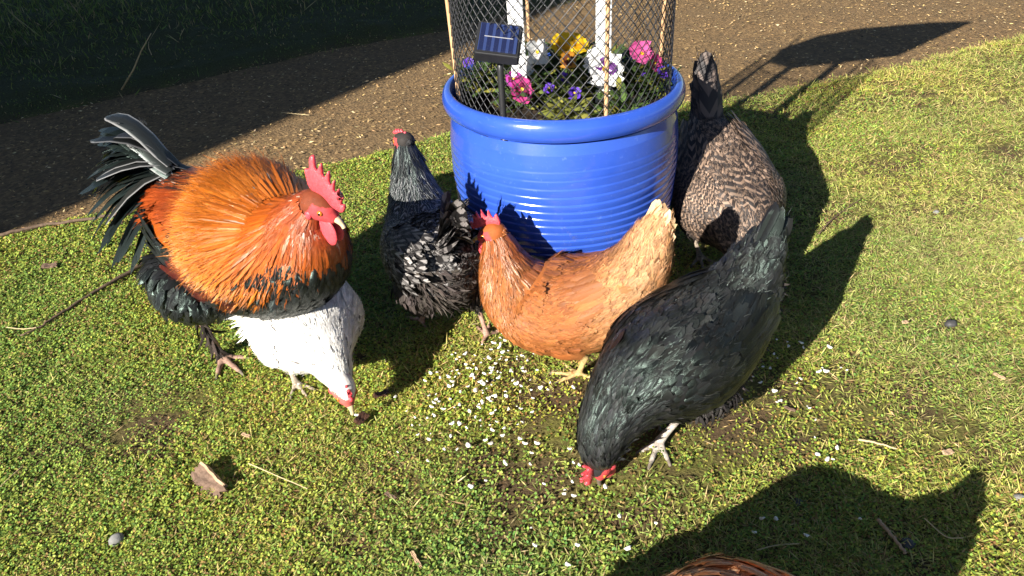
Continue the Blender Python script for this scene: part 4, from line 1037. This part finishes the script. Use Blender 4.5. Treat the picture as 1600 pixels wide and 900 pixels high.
# ---- silver pencilled dark hen, seen from behind -------------------
def pencil_rule(p, n_, n):
    c = np.tile(np.array([.022, .019, .018]), (n, 1)) * rng.uniform(.6, 1.5, (n, 1))
    c2 = np.tile(np.array([.28, .26, .245]), (n, 1)) * rng.uniform(.4, 1.3, (n, 1)); low = p[:, 2] < .15; c[low] = np.array([.055, .043, .036]) * rng.uniform(.6, 1.4, (low.sum(), 1)); c2[low] = c[low] * 1.5
    return c, c2, None
barred = dict(
    spine=[(-.125, 0, .235, .03, .03, .04), (-.105, 0, .225, .068, .06, .085), (-.055, 0, .200, .090, .088, .105), (0, 0, .190, .098, .092, .105), (.055, 0, .205, .090, .085, .092), (.095, 0, .245, .068, .064, .070), (.115, 0, .290, .048, .046, .047), (.124, 0, .330, .036, .034, .034), (.130, 0, .362, .027, .026, .026), (.137, 0, .386, .020, .02, .02)],
    head=dict(c=(.138, 0, .382), yaw=22, pitch=-8, s=1.0), comb=COMB_LOW, comb_s=.9, wattle=.018, beak='beak_dark',
    under=(.03, .025, .022), legcol=(.46, .27, .20),
    legs=legs_(((-.02, -.055, .13), (-.085, -.052, .085), (-.10, -.062, .004), dict(yaw=-35)), ((-.02, .055, .13), (-.04, .05, .075), (.02, .045, .004), None), tr=.055, r=.0062, toe=.055),
    coats=[dict(name='plumage', mat='f_bars', k0=.2, k1=5.6, step=.0092, L=.034, W=.018, col=pencil_rule, down=.3, tilt=.12, lift=.11),
           dict(name='neck_feathers', mat='f_edge', k0=5.0, k1=8.9, step=.0068, L=.036, W=.0085, shape='lance', col=lambda p, n_, n: (np.tile(np.array([.010, .010, .012]), (n, 1)), np.where((p[:, 2] > .345)[:, None], .10, .48) * rng.uniform(.4, 1.3, (n, 1)) * np.ones((n, 3)), None), down=.05, tilt=.13),
           dict(name='crown_feathers', mat='f_plain', on='head', k0=.05, k1=.62, step=.0036, L=.0105, W=.0042, shape='lance', col=cvar((.016, .015, .015), var=.4), down=0., mask=lambda p, q, t: (np.sin(t) > .4 - .9 * (q < .3)) & (q < .75)),
           dict(name='rear_fluff', mat='f_fluff', k0=.05, k1=2.8, step=.006, L=.036, W=.006, shape='lance', col=cvar((.050, .040, .034), var=.45), down=.8, tilt=.28, tj=.15, swirl=.4, mask=lambda p, q, t: (np.sin(t) < -.05)),
           dict(name='thigh_feathers', mat='f_fluff', on='legs', k0=.03, k1=.9, step=.008, L=.030, W=.009, col=cvar((.05, .04, .035), var=.4), tilt=.35, tj=.15, swirl=.3),
           dict(name='tail', mat='f_bars', kind='tail', base=(-.085, 0, .262), n=7, L=.128, W=.034, e0=62, e1=30, y0=0, y1=14, yaw=0, lean=.65, droop=-.05, wid=.025, col=cvar((.020, .018, .017), (.20, .18, .17), var=.4)),
           dict(name='tail_coverts', mat='f_bars', kind='tail', base=(-.075, 0, .250), n=12, L=.088, W=.026, e0=60, e1=-10, y0=4, y1=40, lean=.6, droop=.15, wid=.06, col=pencil_rule)],
    wings=[dict(k_front=4.8, k_tip=.8, tc=8, tw=44, out=.014, mat='f_bars', rows=WING_ROWS, col=pencil_rule)])
bird('hen', 'black hen with white pencilled feathers seen from behind, left of the blue pot', (-.155, 1.44, 0), 112, barred)

# ---- golden hen ---------------------------------------------------
def gold_col(p):
    c = mixc((.30, .092, .021), (.42, .20, .078), (-.03 - p[:, 0]) / .11); up = (p[:, 2] > .25) & (p[:, 0] > .06); c[up] = (.29, .075, .015)
    return c
def gold_rule(p, n_, n):
    c = gold_col(p) * rng.uniform(.74, 1.24, (n, 1)) * rng.uniform(.96, 1.04, (n, 3)); return c, c * np.array([1.25, 1.35, 1.6]), c * np.array([1.15, 1.28, 1.5])
golden = dict(
    spine=[(-.180, 0, .345, .012, .020, .024), (-.170, 0, .318, .028, .034, .040), (-.156, 0, .280, .046, .044, .056), (-.132, 0, .235, .066, .054, .077), (-.08, 0, .178, .092, .07, .10), (-.02, 0, .144, .106, .084, .102), (.04, 0, .138, .106, .090, .098), (.085, 0, .158, .088, .078, .084), (.108, 0, .195, .064, .060, .062), (.118, 0, .232, .046, .044, .044), (.124, 0, .262, .034, .032, .032), (.130, 0, .284, .024, .024, .024)],
    head=dict(c=(.133, 0, .281), yaw=0, pitch=-14, s=1.05), comb=COMB_HEN, comb_s=1.12, wattle=.030, beak='beak_yellow', comb_wave=.003, hang=True,
    under=gold_col, legcol=(.55, .38, .16),
    legs=legs_(((-.01, .055, .11), (-.06, .055, .06), (-.045, .05, .004), None), ((-.02, -.055, .11), (-.06, -.055, .06), (-.035, -.045, .004), dict(yaw=5)), tr=.05, r=.006, toe=.058),
    coats=[dict(name='plumage', mat='f_plain', k0=.4, k1=8.0, step=.0080, L=.029, W=.0145, col=gold_rule, down=.15, tilt=.09, lift=.08, fuzz=4),
           dict(name='neck_feathers', mat='f_gloss', k0=6.6, k1=10.9, step=.0056, L=.030, W=.0068, shape='lance', col=gold_rule, down=.05, tilt=.08, lift=.08, fuzz=2),
           dict(name='crown_feathers', mat='f_gloss', on='head', k0=.05, k1=.62, step=.0036, L=.0105, W=.0042, shape='lance', col=cvar((.40, .11, .018), var=.25), down=0., mask=lambda p, q, t: (np.sin(t) > .45 - .9 * (q < .3)) & (q < .75)),
           dict(name='tail', mat='f_plain', kind='tail', base=(-.145, 0, .285), n=9, L=.098, W=.022, e0=72, e1=42, y0=1, y1=20, lean=.4, droop=.10, wid=.022, fuzz=2, col=cvar((.40, .195, .078), None, (.56, .37, .21), var=.15)),
           dict(name='tail_coverts', mat='f_plain', kind='tail', base=(-.118, 0, .255), n=14, L=.075, W=.022, e0=76, e1=10, y0=4, y1=34, lean=.5, droop=.25, wid=.06, col=cvar((.42, .195, .068), None, (.48, .26, .115), var=.2))],
    wings=[dict(k_front=6.7, k_tip=3.0, tc=16, tw=42, out=.011, rise=34, lift=.1, droop=.22, mat='f_plain', rows=[(.42, .66, -.75, .7, 3, 10, .07, .016, 'long', .03), (.02, .52, -.85, .9, 17, 13, .030, .0155, 'round', .09)], col=gold_rule)])
bird('hen', 'golden brown hen with an upright red comb in front of the blue pot', (.095, 1.28, 0), 160, golden)

# ---- black hen ----------------------------------------------------
BLK = cvar((.009, .0088, .0082), None, (.024, .024, .023), var=.6)
black = dict(
    spine=[(-.235, 0, .372, .012, .014, .018), (-.210, 0, .345, .034, .022, .034), (-.175, 0, .310, .052, .034, .058), (-.132, 0, .268, .072, .054, .085), (-.075, 0, .230, .094, .080, .106), (0, 0, .206, .105, .096, .110), (.07, 0, .198, .104, .097, .098), (.125, 0, .190, .083, .083, .081), (.172, 0, .165, .062, .062, .060), (.202, 0, .128, .048, .047, .045), (.212, 0, .090, .038, .036, .035), (.208, 0, .066, .028, .027, .026)],
    head=dict(c=(.206, 0, .054), yaw=0, pitch=-72, s=1.08), comb=COMB_HEN, comb_s=1.05, wattle=.022, beak='beak_dark', comb_wave=.006,
    under=(.018, .017, .017), legcol=(.46, .40, .34),
    legs=legs_(((-.01, .05, .14), (-.01, .02, .085), (.055, .0, .004), dict(yaw=30)), ((-.03, -.06, .14), (-.07, -.06, .085), (-.02, -.065, .004), None), tr=.066, r=.0075, toe=.066),
    coats=[dict(name='plumage', mat='f_black', k0=.6, k1=8.4, step=.0122, L=.046, W=.026, col=BLK, down=.15, tilt=.14, lift=.15, tj=.06, fuzz=3),
           dict(name='neck_feathers', mat='f_black', k0=7.2, k1=11.0, step=.0062, L=.034, W=.009, shape='lance', col=cvar((.019, .020, .021), None, (.045, .045, .045), var=.5), down=.05, tilt=.12),
           dict(name='crown_feathers', mat='f_black', on='head', k0=.05, k1=.62, step=.0036, L=.0105, W=.00425, shape='lance', col=BLK, down=0., mask=lambda p, q, t: (np.sin(t) > -.2) & (q < .6)),
           dict(name='rear_fluff', mat='f_fluff', k0=1.8, k1=5.2, step=.0056, L=.024, W=.0065, shape='lance', col=cvar((.040, .033, .030), var=.5), down=.8, tilt=.5, tj=.2, swirl=.5, mask=lambda p, q, t: (np.sin(t) < -.25)),
           dict(name='thigh_feathers', mat='f_fluff', on='legs', k0=.03, k1=.9, step=.007, L=.030, W=.006, shape='lance', col=cvar((.036, .031, .029), var=.5), tilt=.16, tj=.08, swirl=.3),
           dict(name='tail', mat='f_black', kind='tail', base=(-.155, 0, .312), n=9, L=.118, W=.034, e0=56, e1=26, y0=0, y1=28, lean=.75, droop=.02, wid=.03, fuzz=0, col=cvar((.012, .012, .012), None, (.018, .017, .016), var=.4)),
           dict(name='tail_coverts', mat='f_black', kind='tail', base=(-.135, 0, .285), n=10, L=.085, W=.024, e0=50, e1=-5, y0=4, y1=42, lean=.7, droop=.15, wid=.07, col=BLK)],
    wings=[dict(k_front=6.9, k_tip=2.7, tc=12, tw=44, out=.020, rise=22, droop=.2, mat='f_black', rows=[(.50, .70, -.8, .65, 3, 8, .11, .024, 'long', .05), (.40, .60, -.6, .8, 3, 6, .075, .026, 'long', .08), (.28, .48, -.85, .85, 3, 9, .055, .028, 'round', .10), (.0, .34, -.85, .9, 6, 9, .036, .024, 'round', .13)], col=BLK)])
bird('hen', 'glossy black hen bending low to peck at the front right', (.282, 1.045, .002), 216, black, scale=.92)

# ---- speckled hen -------------------------------------------------
def speck_rule(p, n_, n):
    c = np.tile(np.array([.23, .155, .108]), (n, 1)) * rng.uniform(.6, 1.35, (n, 1)); c2 = np.tile(np.array([.035, .026, .022]), (n, 1)) * rng.uniform(.6, 1.4, (n, 1)); return c2, c * 1.15, None
speck = dict(
    spine=[(-.150, 0, .290, .03, .03, .04), (-.130, 0, .275, .062, .06, .085), (-.075, 0, .226, .096, .084, .11), (-.01, 0, .182, .112, .094, .108), (.055, 0, .165, .110, .09, .096), (.11, 0, .155, .084, .078, .078), (.155, 0, .130, .060, .056, .056), (.185, 0, .10, .044, .042, .042), (.20, 0, .075, .034, .032, .032), (.208, 0, .058, .026, .025, .025)],
    head=dict(c=(.208, 0, .052), yaw=-8, pitch=-55, s=1.0), comb=COMB_HEN, comb_s=1.1, wattle=.020, beak='beak_dark', combmat='comb_dark',
    under=(.06, .045, .036), legcol=(.30, .24, .18),
    legs=legs_(((-.02, .055, .13), (-.05, .05, .06), (.0, .045, .004), None), ((-.02, -.055, .13), (-.06, -.05, .06), (-.01, -.045, .004), None), tr=.056, r=.006, toe=.055),
    coats=[dict(name='plumage', mat='f_bars', k0=.2, k1=6.4, step=.0130, L=.046, W=.027, col=speck_rule, down=.15, tilt=.12, lift=.12, fuzz=4),
           dict(name='rear_fluff', mat='f_fluff', k0=.05, k1=3.4, step=.0062, L=.036, W=.006, shape='lance', col=cvar((.05, .038, .032), var=.5), down=.8, tilt=.4, tj=.2, swirl=.5, mask=lambda p, q, t: (np.sin(t) < -.2)),
           dict(name='thigh_feathers', mat='f_fluff', on='legs', k0=.03, k1=.95, step=.007, L=.030, W=.006, shape='lance', col=cvar((.05, .04, .034), var=.5), tilt=.16, tj=.08, swirl=.3),
           dict(name='neck_feathers', mat='f_lace', k0=5.4, k1=9, step=.007, L=.032, W=.009, shape='lance', col=speck_rule, down=.05, tilt=.12),
           dict(name='tail', mat='f_bars', kind='tail', base=(-.10, 0, .30), n=9, L=.17, W=.044, e0=62, e1=34, y0=0, y1=24, lean=.85, droop=.06, wid=.03, col=cvar((.035, .027, .024), (.14, .10, .08), var=.4)),
           dict(name='tail_coverts', mat='f_lace', kind='tail', base=(-.085, 0, .275), n=9, L=.10, W=.03, e0=55, e1=5, y0=5, y1=36, lean=.7, droop=.15, wid=.05, col=speck_rule)],
    wings=[dict(k_front=4.9, k_tip=.8, tc=14, tw=46, out=.015, mat='f_bars', rows=WING_ROWS, col=speck_rule)])
bird('hen', 'brown speckled hen feeding in the shade right of the blue pot', (.505, 1.635, 0), -84, speck)

# ---- rufous hen at the bottom edge --------------------------------
def ruf_rule(p, n_, n):
    c = np.tile(np.array([.40, .135, .045]), (n, 1)) * rng.uniform(.6, 1.3, (n, 1)); return c, np.array([.6, .36, .2]) * rng.uniform(.6, 1.1, (n, 1)), c * np.array([1.1, 1.25, 1.5])
ruf = dict(black); ruf.update(spine=[(-.190, 0, .262, .010, .010, .012)] + [(x_, y_, z_ - .06, a_1, a_2, a_3) for x_, y_, z_, a_1, a_2, a_3 in [(*s_[:4], s_[4] * k_, s_[5]) for s_, k_ in zip(black['spine'][2:9], (1, .9, 1.0, 1.24, 1.22, .9, .8))]] + [(.200, 0, .105, .052, .05, .048), (.228, 0, .098, .040, .038, .037), (.240, 0, .092, .027, .026, .026)], head=dict(black['head'], c=(.242, 0, .088), pitch=-40),
    legs=legs_(((-.01, .06, .10), (-.05, .05, .06), (.03, .05, .004), None), ((-.01, -.06, .10), (-.05, -.05, .06), (.03, -.05, .004), None), tr=.05, r=.007, toe=.06), under=(.30, .11, .04), legcol=(.5, .36, .16), beak='beak', voxel=.0034)
ruf['coats'] = [dict(name='plumage', mat='f_shaft', k0=.1, k1=7.4, step=.0115, L=.040, W=.022, col=ruf_rule, down=.15, tilt=.13),
    dict(name='neck_feathers', mat='f_gloss', k0=6.2, k1=10.0, step=.0080, L=.034, W=.009, shape='lance', col=ruf_rule, down=.05, tilt=.12),
    dict(name='tail', mat='f_plain', kind='tail', base=(-.13, 0, .225), n=6, L=.115, W=.036, e0=50, e1=10, y0=3, y1=20, lean=.35, droop=.1, wid=.03, col=ruf_rule)]
ruf['wings'] = [dict(black['wings'][0], k_front=5.9, k_tip=1.7, mat='f_shaft', col=ruf_rule)]
bird('hen', 'rufous brown hen at the bottom edge with only her back showing', (.248, .536, .0), 155, ruf, scale=.85)

# ------------------------------------------------------------------ bits lying on the lawn
M['bark'] = mat_plain('brown_bark', (.15, .095, .065), .8, .3, 70, .5, .6, .003)
M['bark_pale'] = mat_plain('pale_wood', (.42, .28, .17), .7, .3, 70, .35, .4, .002)
M['bark_dark'] = mat_plain('wet_dark_bark', (.060, .028, .018), .4, .5, 70, .5, .6, .003)
M['stone'] = mat_plain('grey_stone', (.19, .185, .175), .75, .3, 60, .35, .5, .002)
M['stone_dark'] = mat_plain('dark_stone', (.05, .048, .048), .6, .4, 60, .35, .5, .002)
M['stick'] = mat_plain('dark_stick', (.13, .085, .055), .8, .3, 120, .5, .6, .002)
M['straw'] = mat_plain('dry_straw', (.48, .37, .20), .6, .3, 90, .3)
M['flake'] = mat_plain('white_flake', (.80, .77, .68), .5, .4, 200, .12)

def chip(pxy, L, W, Th, yaw, tilt, mat, label, name='bark_chip', group=None, ridge=None):
    """a split piece of wood: jagged outline, bent across, real thickness"""
    bm = bmesh.new(); nx_, ny_ = 10, 5; top, bot = [], []
    for i in range(nx_ + 1):
        for lst, s_ in ((top, 1), (bot, -1)):
            row = []
            for j in range(ny_ + 1):
                u = i / nx_ - .5; v = j / ny_ - .5
                e = 1 - .55 * max(0, abs(u) * 2 - .55) * (1 + .8 * math.sin(j * 2.1))
                x = L * u + (L * .05 * math.sin(j * 3.7 + (i > 5) * 2) if i in (0, nx_) else 0); y = W * v * e + W * .04 * math.sin(i * 2.3)
                z = Th * (.5 * s_ * (1 - .5 * (abs(v) * 2) ** 2) + .35 * math.sin(i * .9) * .3 + (abs(v) * 1.0) * .8) + Th * .10 * math.sin(i * 5.1 + j * 3.3)
                row.append(bm.verts.new((x, y, z)))
            lst.append(row)
    for i in range(nx_):
        for j in range(ny_):
            bm.faces.new((top[i][j], top[i + 1][j], top[i + 1][j + 1], top[i][j + 1])); bm.faces.new((bot[i][j + 1], bot[i + 1][j + 1], bot[i + 1][j], bot[i][j]))
        bm.faces.new((bot[i][0], bot[i + 1][0], top[i + 1][0], top[i][0])); bm.faces.new((top[i][ny_], top[i + 1][ny_], bot[i + 1][ny_], bot[i][ny_]))
    for j in range(ny_):
        bm.faces.new((top[0][j], top[0][j + 1], bot[0][j + 1], bot[0][j])); bm.faces.new((bot[nx_][j], bot[nx_][j + 1], top[nx_][j + 1], top[nx_][j]))
    bmesh.ops.recalc_face_normals(bm, faces=bm.faces)
    o = bm_obj(name, bm, M[mat], None, False); p = px(*pxy); o.location = (p.x, p.y, .012 + Th * .3)
    o.rotation_euler = (math.radians(tilt), math.radians(4), math.radians(yaw)); tag(o, label, 'wood chip', group); return o
c = chip((330, 764), .084, .032, .009, -46, 34, 'bark', 'largest brown bark chip with a pale split edge, in the lower left moss')
bm = bmesh.new(); bmesh.ops.create_cube(bm, size=1)
bmesh.ops.subdivide_edges(bm, edges=list(bm.edges), cuts=4, use_grid_fill=True)
for v in bm.verts: v.co = Vector((v.co.x * .070 + .002 * math.sin(v.co.z * 9), v.co.y * .0045 + .0008 * math.sin(v.co.x * 17), v.co.z * .011 + .001 * math.sin(v.co.x * 23)))
se = bm_obj('split_edge', bm, M['bark_pale'], c, False); se.location = (0, .0165, .004)
chip((81, 424), .036, .016, .008, 8, 10, 'bark', 'small flat brown bark chip at the left edge below the upper stick')
chip((567, 664), .028, .018, .008, 62, 15, 'bark_dark', 'dark wet bark chip just below the white hen')
chip((598, 625), .030, .012, .006, 25, 10, 'bark_dark', 'thin dark bark chip right of the white hen\'s beak')
chip((387, 689), .018, .006, .004, -25, 6, 'bark_pale', 'tiny pale wood sliver below the rooster\'s foot')
chip((612, 784), .022, .006, .004, -35, 8, 'bark', 'brown splinter in the lower middle of the lawn')
chip((1558, 597), .020, .006, .004, -50, 6, 'bark_pale', 'pale wood sliver near the right edge of the lawn')
chip((1232, 648), .020, .005, .004, -35, 6, 'bark', 'brown splinter among the flakes right of the black hen\'s foot')
chip((186, 356), .026, .016, .005, 15, 8, 'bark', 'curled brown leaf scrap beside the upper stick', 'leaf_scrap')
chip((652, 884), .032, .006, .005, -62, 8, 'bark_pale', 'pale splinter at the bottom edge left of the rufous hen')
chip((1478, 716), .018, .010, .004, 15, 6, 'bark_pale', 'reddish leaf scrap above the rufous hen\'s shadow', 'leaf_scrap')
chip((1412, 512), .012, .008, .004, 15, 6, 'bark_pale', 'yellow leaf scrap left of the dark stone', 'leaf_scrap')

def stone(pxy, ax, mat, label, yaw=0, group=None):
    bm = bmesh.new(); bmesh.ops.create_icosphere(bm, subdivisions=3, radius=1)
    s0 = abs(hash(label)) % 1 if False else len(label)
    for v in bm.verts:
        k = .8 + .45 * (fbm(np.array([v.co.x * 1.6 + s0]), np.array([v.co.y * 1.6 + v.co.z * 2.1]), s0)[0])
        v.co = Vector((v.co.x * ax[0], v.co.y * ax[1], v.co.z * ax[2])) * k
    o = bm_obj('stone', bm, M[mat]); p = px(*pxy); o.location = (p.x, p.y, ax[2] * .6 + .004); o.rotation_euler = (0, 0, math.radians(yaw)); tag(o, label, 'stone', group)
stone((185, 850), (.013, .008, .011), 'stone', 'pale grey stone standing in the moss at the lower left', 30)
stone((1484, 512), (.012, .010, .009), 'stone_dark', 'dark stone on the sunny grass at the right')
stone((1416, 855), (.012, .010, .007), 'stone_dark', 'dark pebble lying in the rufous hen\'s shadow')
stone((705, 632), (.009, .007, .005), 'stone', 'grey pebble among the white flakes')
stone((1592, 782), (.009, .007, .005), 'stone', 'grey pebble at the right edge')
stone((1245, 790), (.009, .008, .005), 'stone_dark', 'small pebble at the rim of the rufous hen\'s shadow')
stone((770, 600), (.008, .006, .005), 'stone_dark', 'blue grey pebble in the middle of the flakes')
stone((1462, 335), (.008, .006, .005), 'stone', 'pale pebble at the tip of the black hen\'s shadow')
stone((1595, 378), (.009, .006, .005), 'stone', 'pale pebble on the right edge of the sunny lawn')

def stick(pts, r0, r1, mat, label, name='stick', h=.017, cat='stick', group=None, lift=None):
    P = [px(x, y) + Vector((0, 0, h + (lift[i] if lift else 0))) for i, (x, y) in enumerate(pts)]
    P = np.array([tuple(p) for p in P]); st = np.c_[P, np.linspace(r0, r1, len(P)), np.linspace(r0, r1, len(P)), np.linspace(r0, r1, len(P))]
    T_ = Tube(st, 30); T_.C += rng.normal(0, r0 * .18, T_.C.shape) ; c0 = T_.C[0].copy()
    T_.r = np.maximum(np.c_[[np.linspace(r0, r1, 30)] * 3].T, .0004); T_.C = T_.C - c0
    V, Q, Tt = T_.solid(8); o = link(name, new_mesh(name, V, Q, Tt), M[mat]); o.location = c0; tag(o, label, cat, group); return o
stick([(-30, 384), (60, 362), (140, 350), (206, 340)], .0055, .0045, 'stick', 'long dark stick reaching to the rooster from the left edge')
stick([(244, 412), (160, 460), (90, 505), (62, 522), (36, 533)], .0060, .0018, 'stick', 'dark forked stick slanting below the rooster\'s tail')
stick([(62, 522), (40, 524), (14, 521)], .0014, .0009, 'straw', 'pale straw crossing the thin end of the forked stick', 'straw', .018, 'straw')
stick([(392, 736), (440, 757), (484, 776)], .0011, .0008, 'straw', 'pale bent straw right of the largest bark chip', 'straw', .019, 'straw')
stick([(8, 772), (24, 756), (42, 740)], .0011, .0008, 'straw', 'pale straw at the lower left edge', 'straw', .019, 'straw')
stick([(247, 478), (284, 478)], .0010, .0008, 'straw', 'short straw left of the rooster\'s foot', 'straw', .018, 'straw')
stick([(1338, 697), (1368, 703), (1398, 712)], .0020, .0014, 'straw', 'pale twig above the rufous hen\'s shadow', 'twig', .016, 'twig')
stick([(1368, 822), (1390, 848), (1412, 876)], .0030, .0024, 'bark_pale', 'thick pale twig lying in the rufous hen\'s shadow', 'twig', .016, 'twig')
stick([(1440, 822), (1474, 851), (1500, 853)], .0010, .0008, 'straw', 'thin bent straw in the rufous hen\'s shadow', 'straw', .018, 'straw')
stick([(1278, 374), (1300, 350), (1322, 334), (1345, 318)], .0022, .0012, 'stick', 'thin dark twig between the two hen shadows', 'twig', .016, 'twig')
stick([(1180, 872), (1212, 864), (1246, 862)], .0010, .0008, 'straw', 'thin straw beside the rufous hen\'s back', 'straw', .018, 'straw')
stick([(440, 179), (462, 181), (484, 183)], .0014, .001, 'straw', 'pale straw on the sunny path behind the rooster', 'straw', .008, 'straw')
# dry stems leaning on the bank
def stem_up(x, y, x2, y2, hgt, r, label):
    a = px(x, y, .03); d = Fdir(x2, y2); 
    k = (a.y + .03) / d.y; b_ = Vector((0, 0, H)) + d * k
    V, Q = tube_mesh([a, a.lerp(b_, .35) + Vector((.006, 0, 0)), a.lerp(b_, .7) + Vector((-.003, 0, 0)), b_], [r, r * .9, r * .7, r * .4], 6)
    V = V - np.array(a); o = link('dry_stem', new_mesh('dry_stem', V, Q), M['straw']); o.location = a; tag(o, label, 'dry stem')
def Fdir(x, y): return _fw + CR * ((x - 800) / F_PX) - CU * ((y - 450) / F_PX)
stem_up(190, 140, 236, 52, .2, .004, 'tall dry stem leaning right on the shaded bank above the rooster\'s tail')
stem_up(272, 80, 288, 44, .1, .0022, 'thin dry stem right of the tall leaning one')
stem_up(237, 98, 232, 66, .1, .0022, 'short thin dry stem beside the tall leaning one')

# pale flakes of grain thrown to the hens
def flake_mesh(seed):
    r2 = np.random.default_rng(seed); n = 11; a = np.linspace(0, 2 * np.pi, n, endpoint=False); rr = 1 + r2.normal(0, .14, n)
    rim_ = np.stack([rr * np.cos(a) * .0052, rr * np.sin(a) * .0038, .0010 * np.cos(2 * a)], -1)
    V = np.concatenate([[[0, 0, .0014]], rim_ * [.7, .7, 1] + [0, 0, .0011], rim_, rim_ * [.7, .7, 1] - [0, 0, .0008], [[0, 0, -.0010]]])
    T_ = []; Q_ = []
    for i in range(n):
        j = (i + 1) % n; T_ += [(0, 1 + i, 1 + j), (1 + 3 * n, 1 + 2 * n + j, 1 + 2 * n + i)]
        Q_ += [(1 + i, 1 + n + i, 1 + n + j, 1 + j), (1 + n + i, 1 + 2 * n + i, 1 + 2 * n + j, 1 + n + j)]
    me = new_mesh('grain_flake', V, np.array(Q_), np.array(T_)); me.materials.append(M['flake']); return me
FM = [flake_mesh(k) for k in range(5)]
fr = np.random.default_rng(5); spots = []
for cx, cy, sx_, sy_, n in ((770, 600, 52, 28, 48), (800, 545, 40, 18, 20), (710, 640, 38, 18, 16), (770, 660, 55, 32, 22), (1290, 590, 42, 16, 14), (1230, 560, 26, 20, 12), (690, 700, 50, 34, 12), (900, 800, 70, 50, 16), (1250, 650, 60, 30, 8), (860, 720, 70, 40, 12), (1270, 725, 40, 20, 6), (1240, 830, 60, 20, 6), (770, 570, 40, 22, 12)):
    for k in range(int(n * (1.45 if 690 < cx < 800 and cy > 580 else .7))): spots.append((cx + fr.normal(0, sx_), cy + fr.normal(0, sy_)))
for x, y in ((655, 690), (733, 707), (760, 760), (836, 861), (831, 834), (968, 815), (946, 770), (1259, 646), (1272, 667), (1275, 722), (1186, 610), (1176, 845), (1230, 553), (680, 642), (1212, 640)): spots.append((x, y))
for x, y in spots:
    p = px(x, y)
    o = bpy.data.objects.new('grain_flake', FM[fr.integers(5)]); COL.objects.link(o)
    o.location = (p.x, p.y, float(gz(np.array([p.x]), np.array([p.y]))[0]) + .013); s_ = fr.choice([.5, .62, .78, .92, 1.15]); o.scale = (s_, s_ * fr.uniform(.75, 1.1), s_)
    o.rotation_euler = (fr.normal(0, .3), fr.normal(0, .3), fr.uniform(0, 6.28))
    tag(o, 'small white flake of scattered feed lying in the moss around the hens', 'grain flake', 'white feed flakes scattered on the lawn')
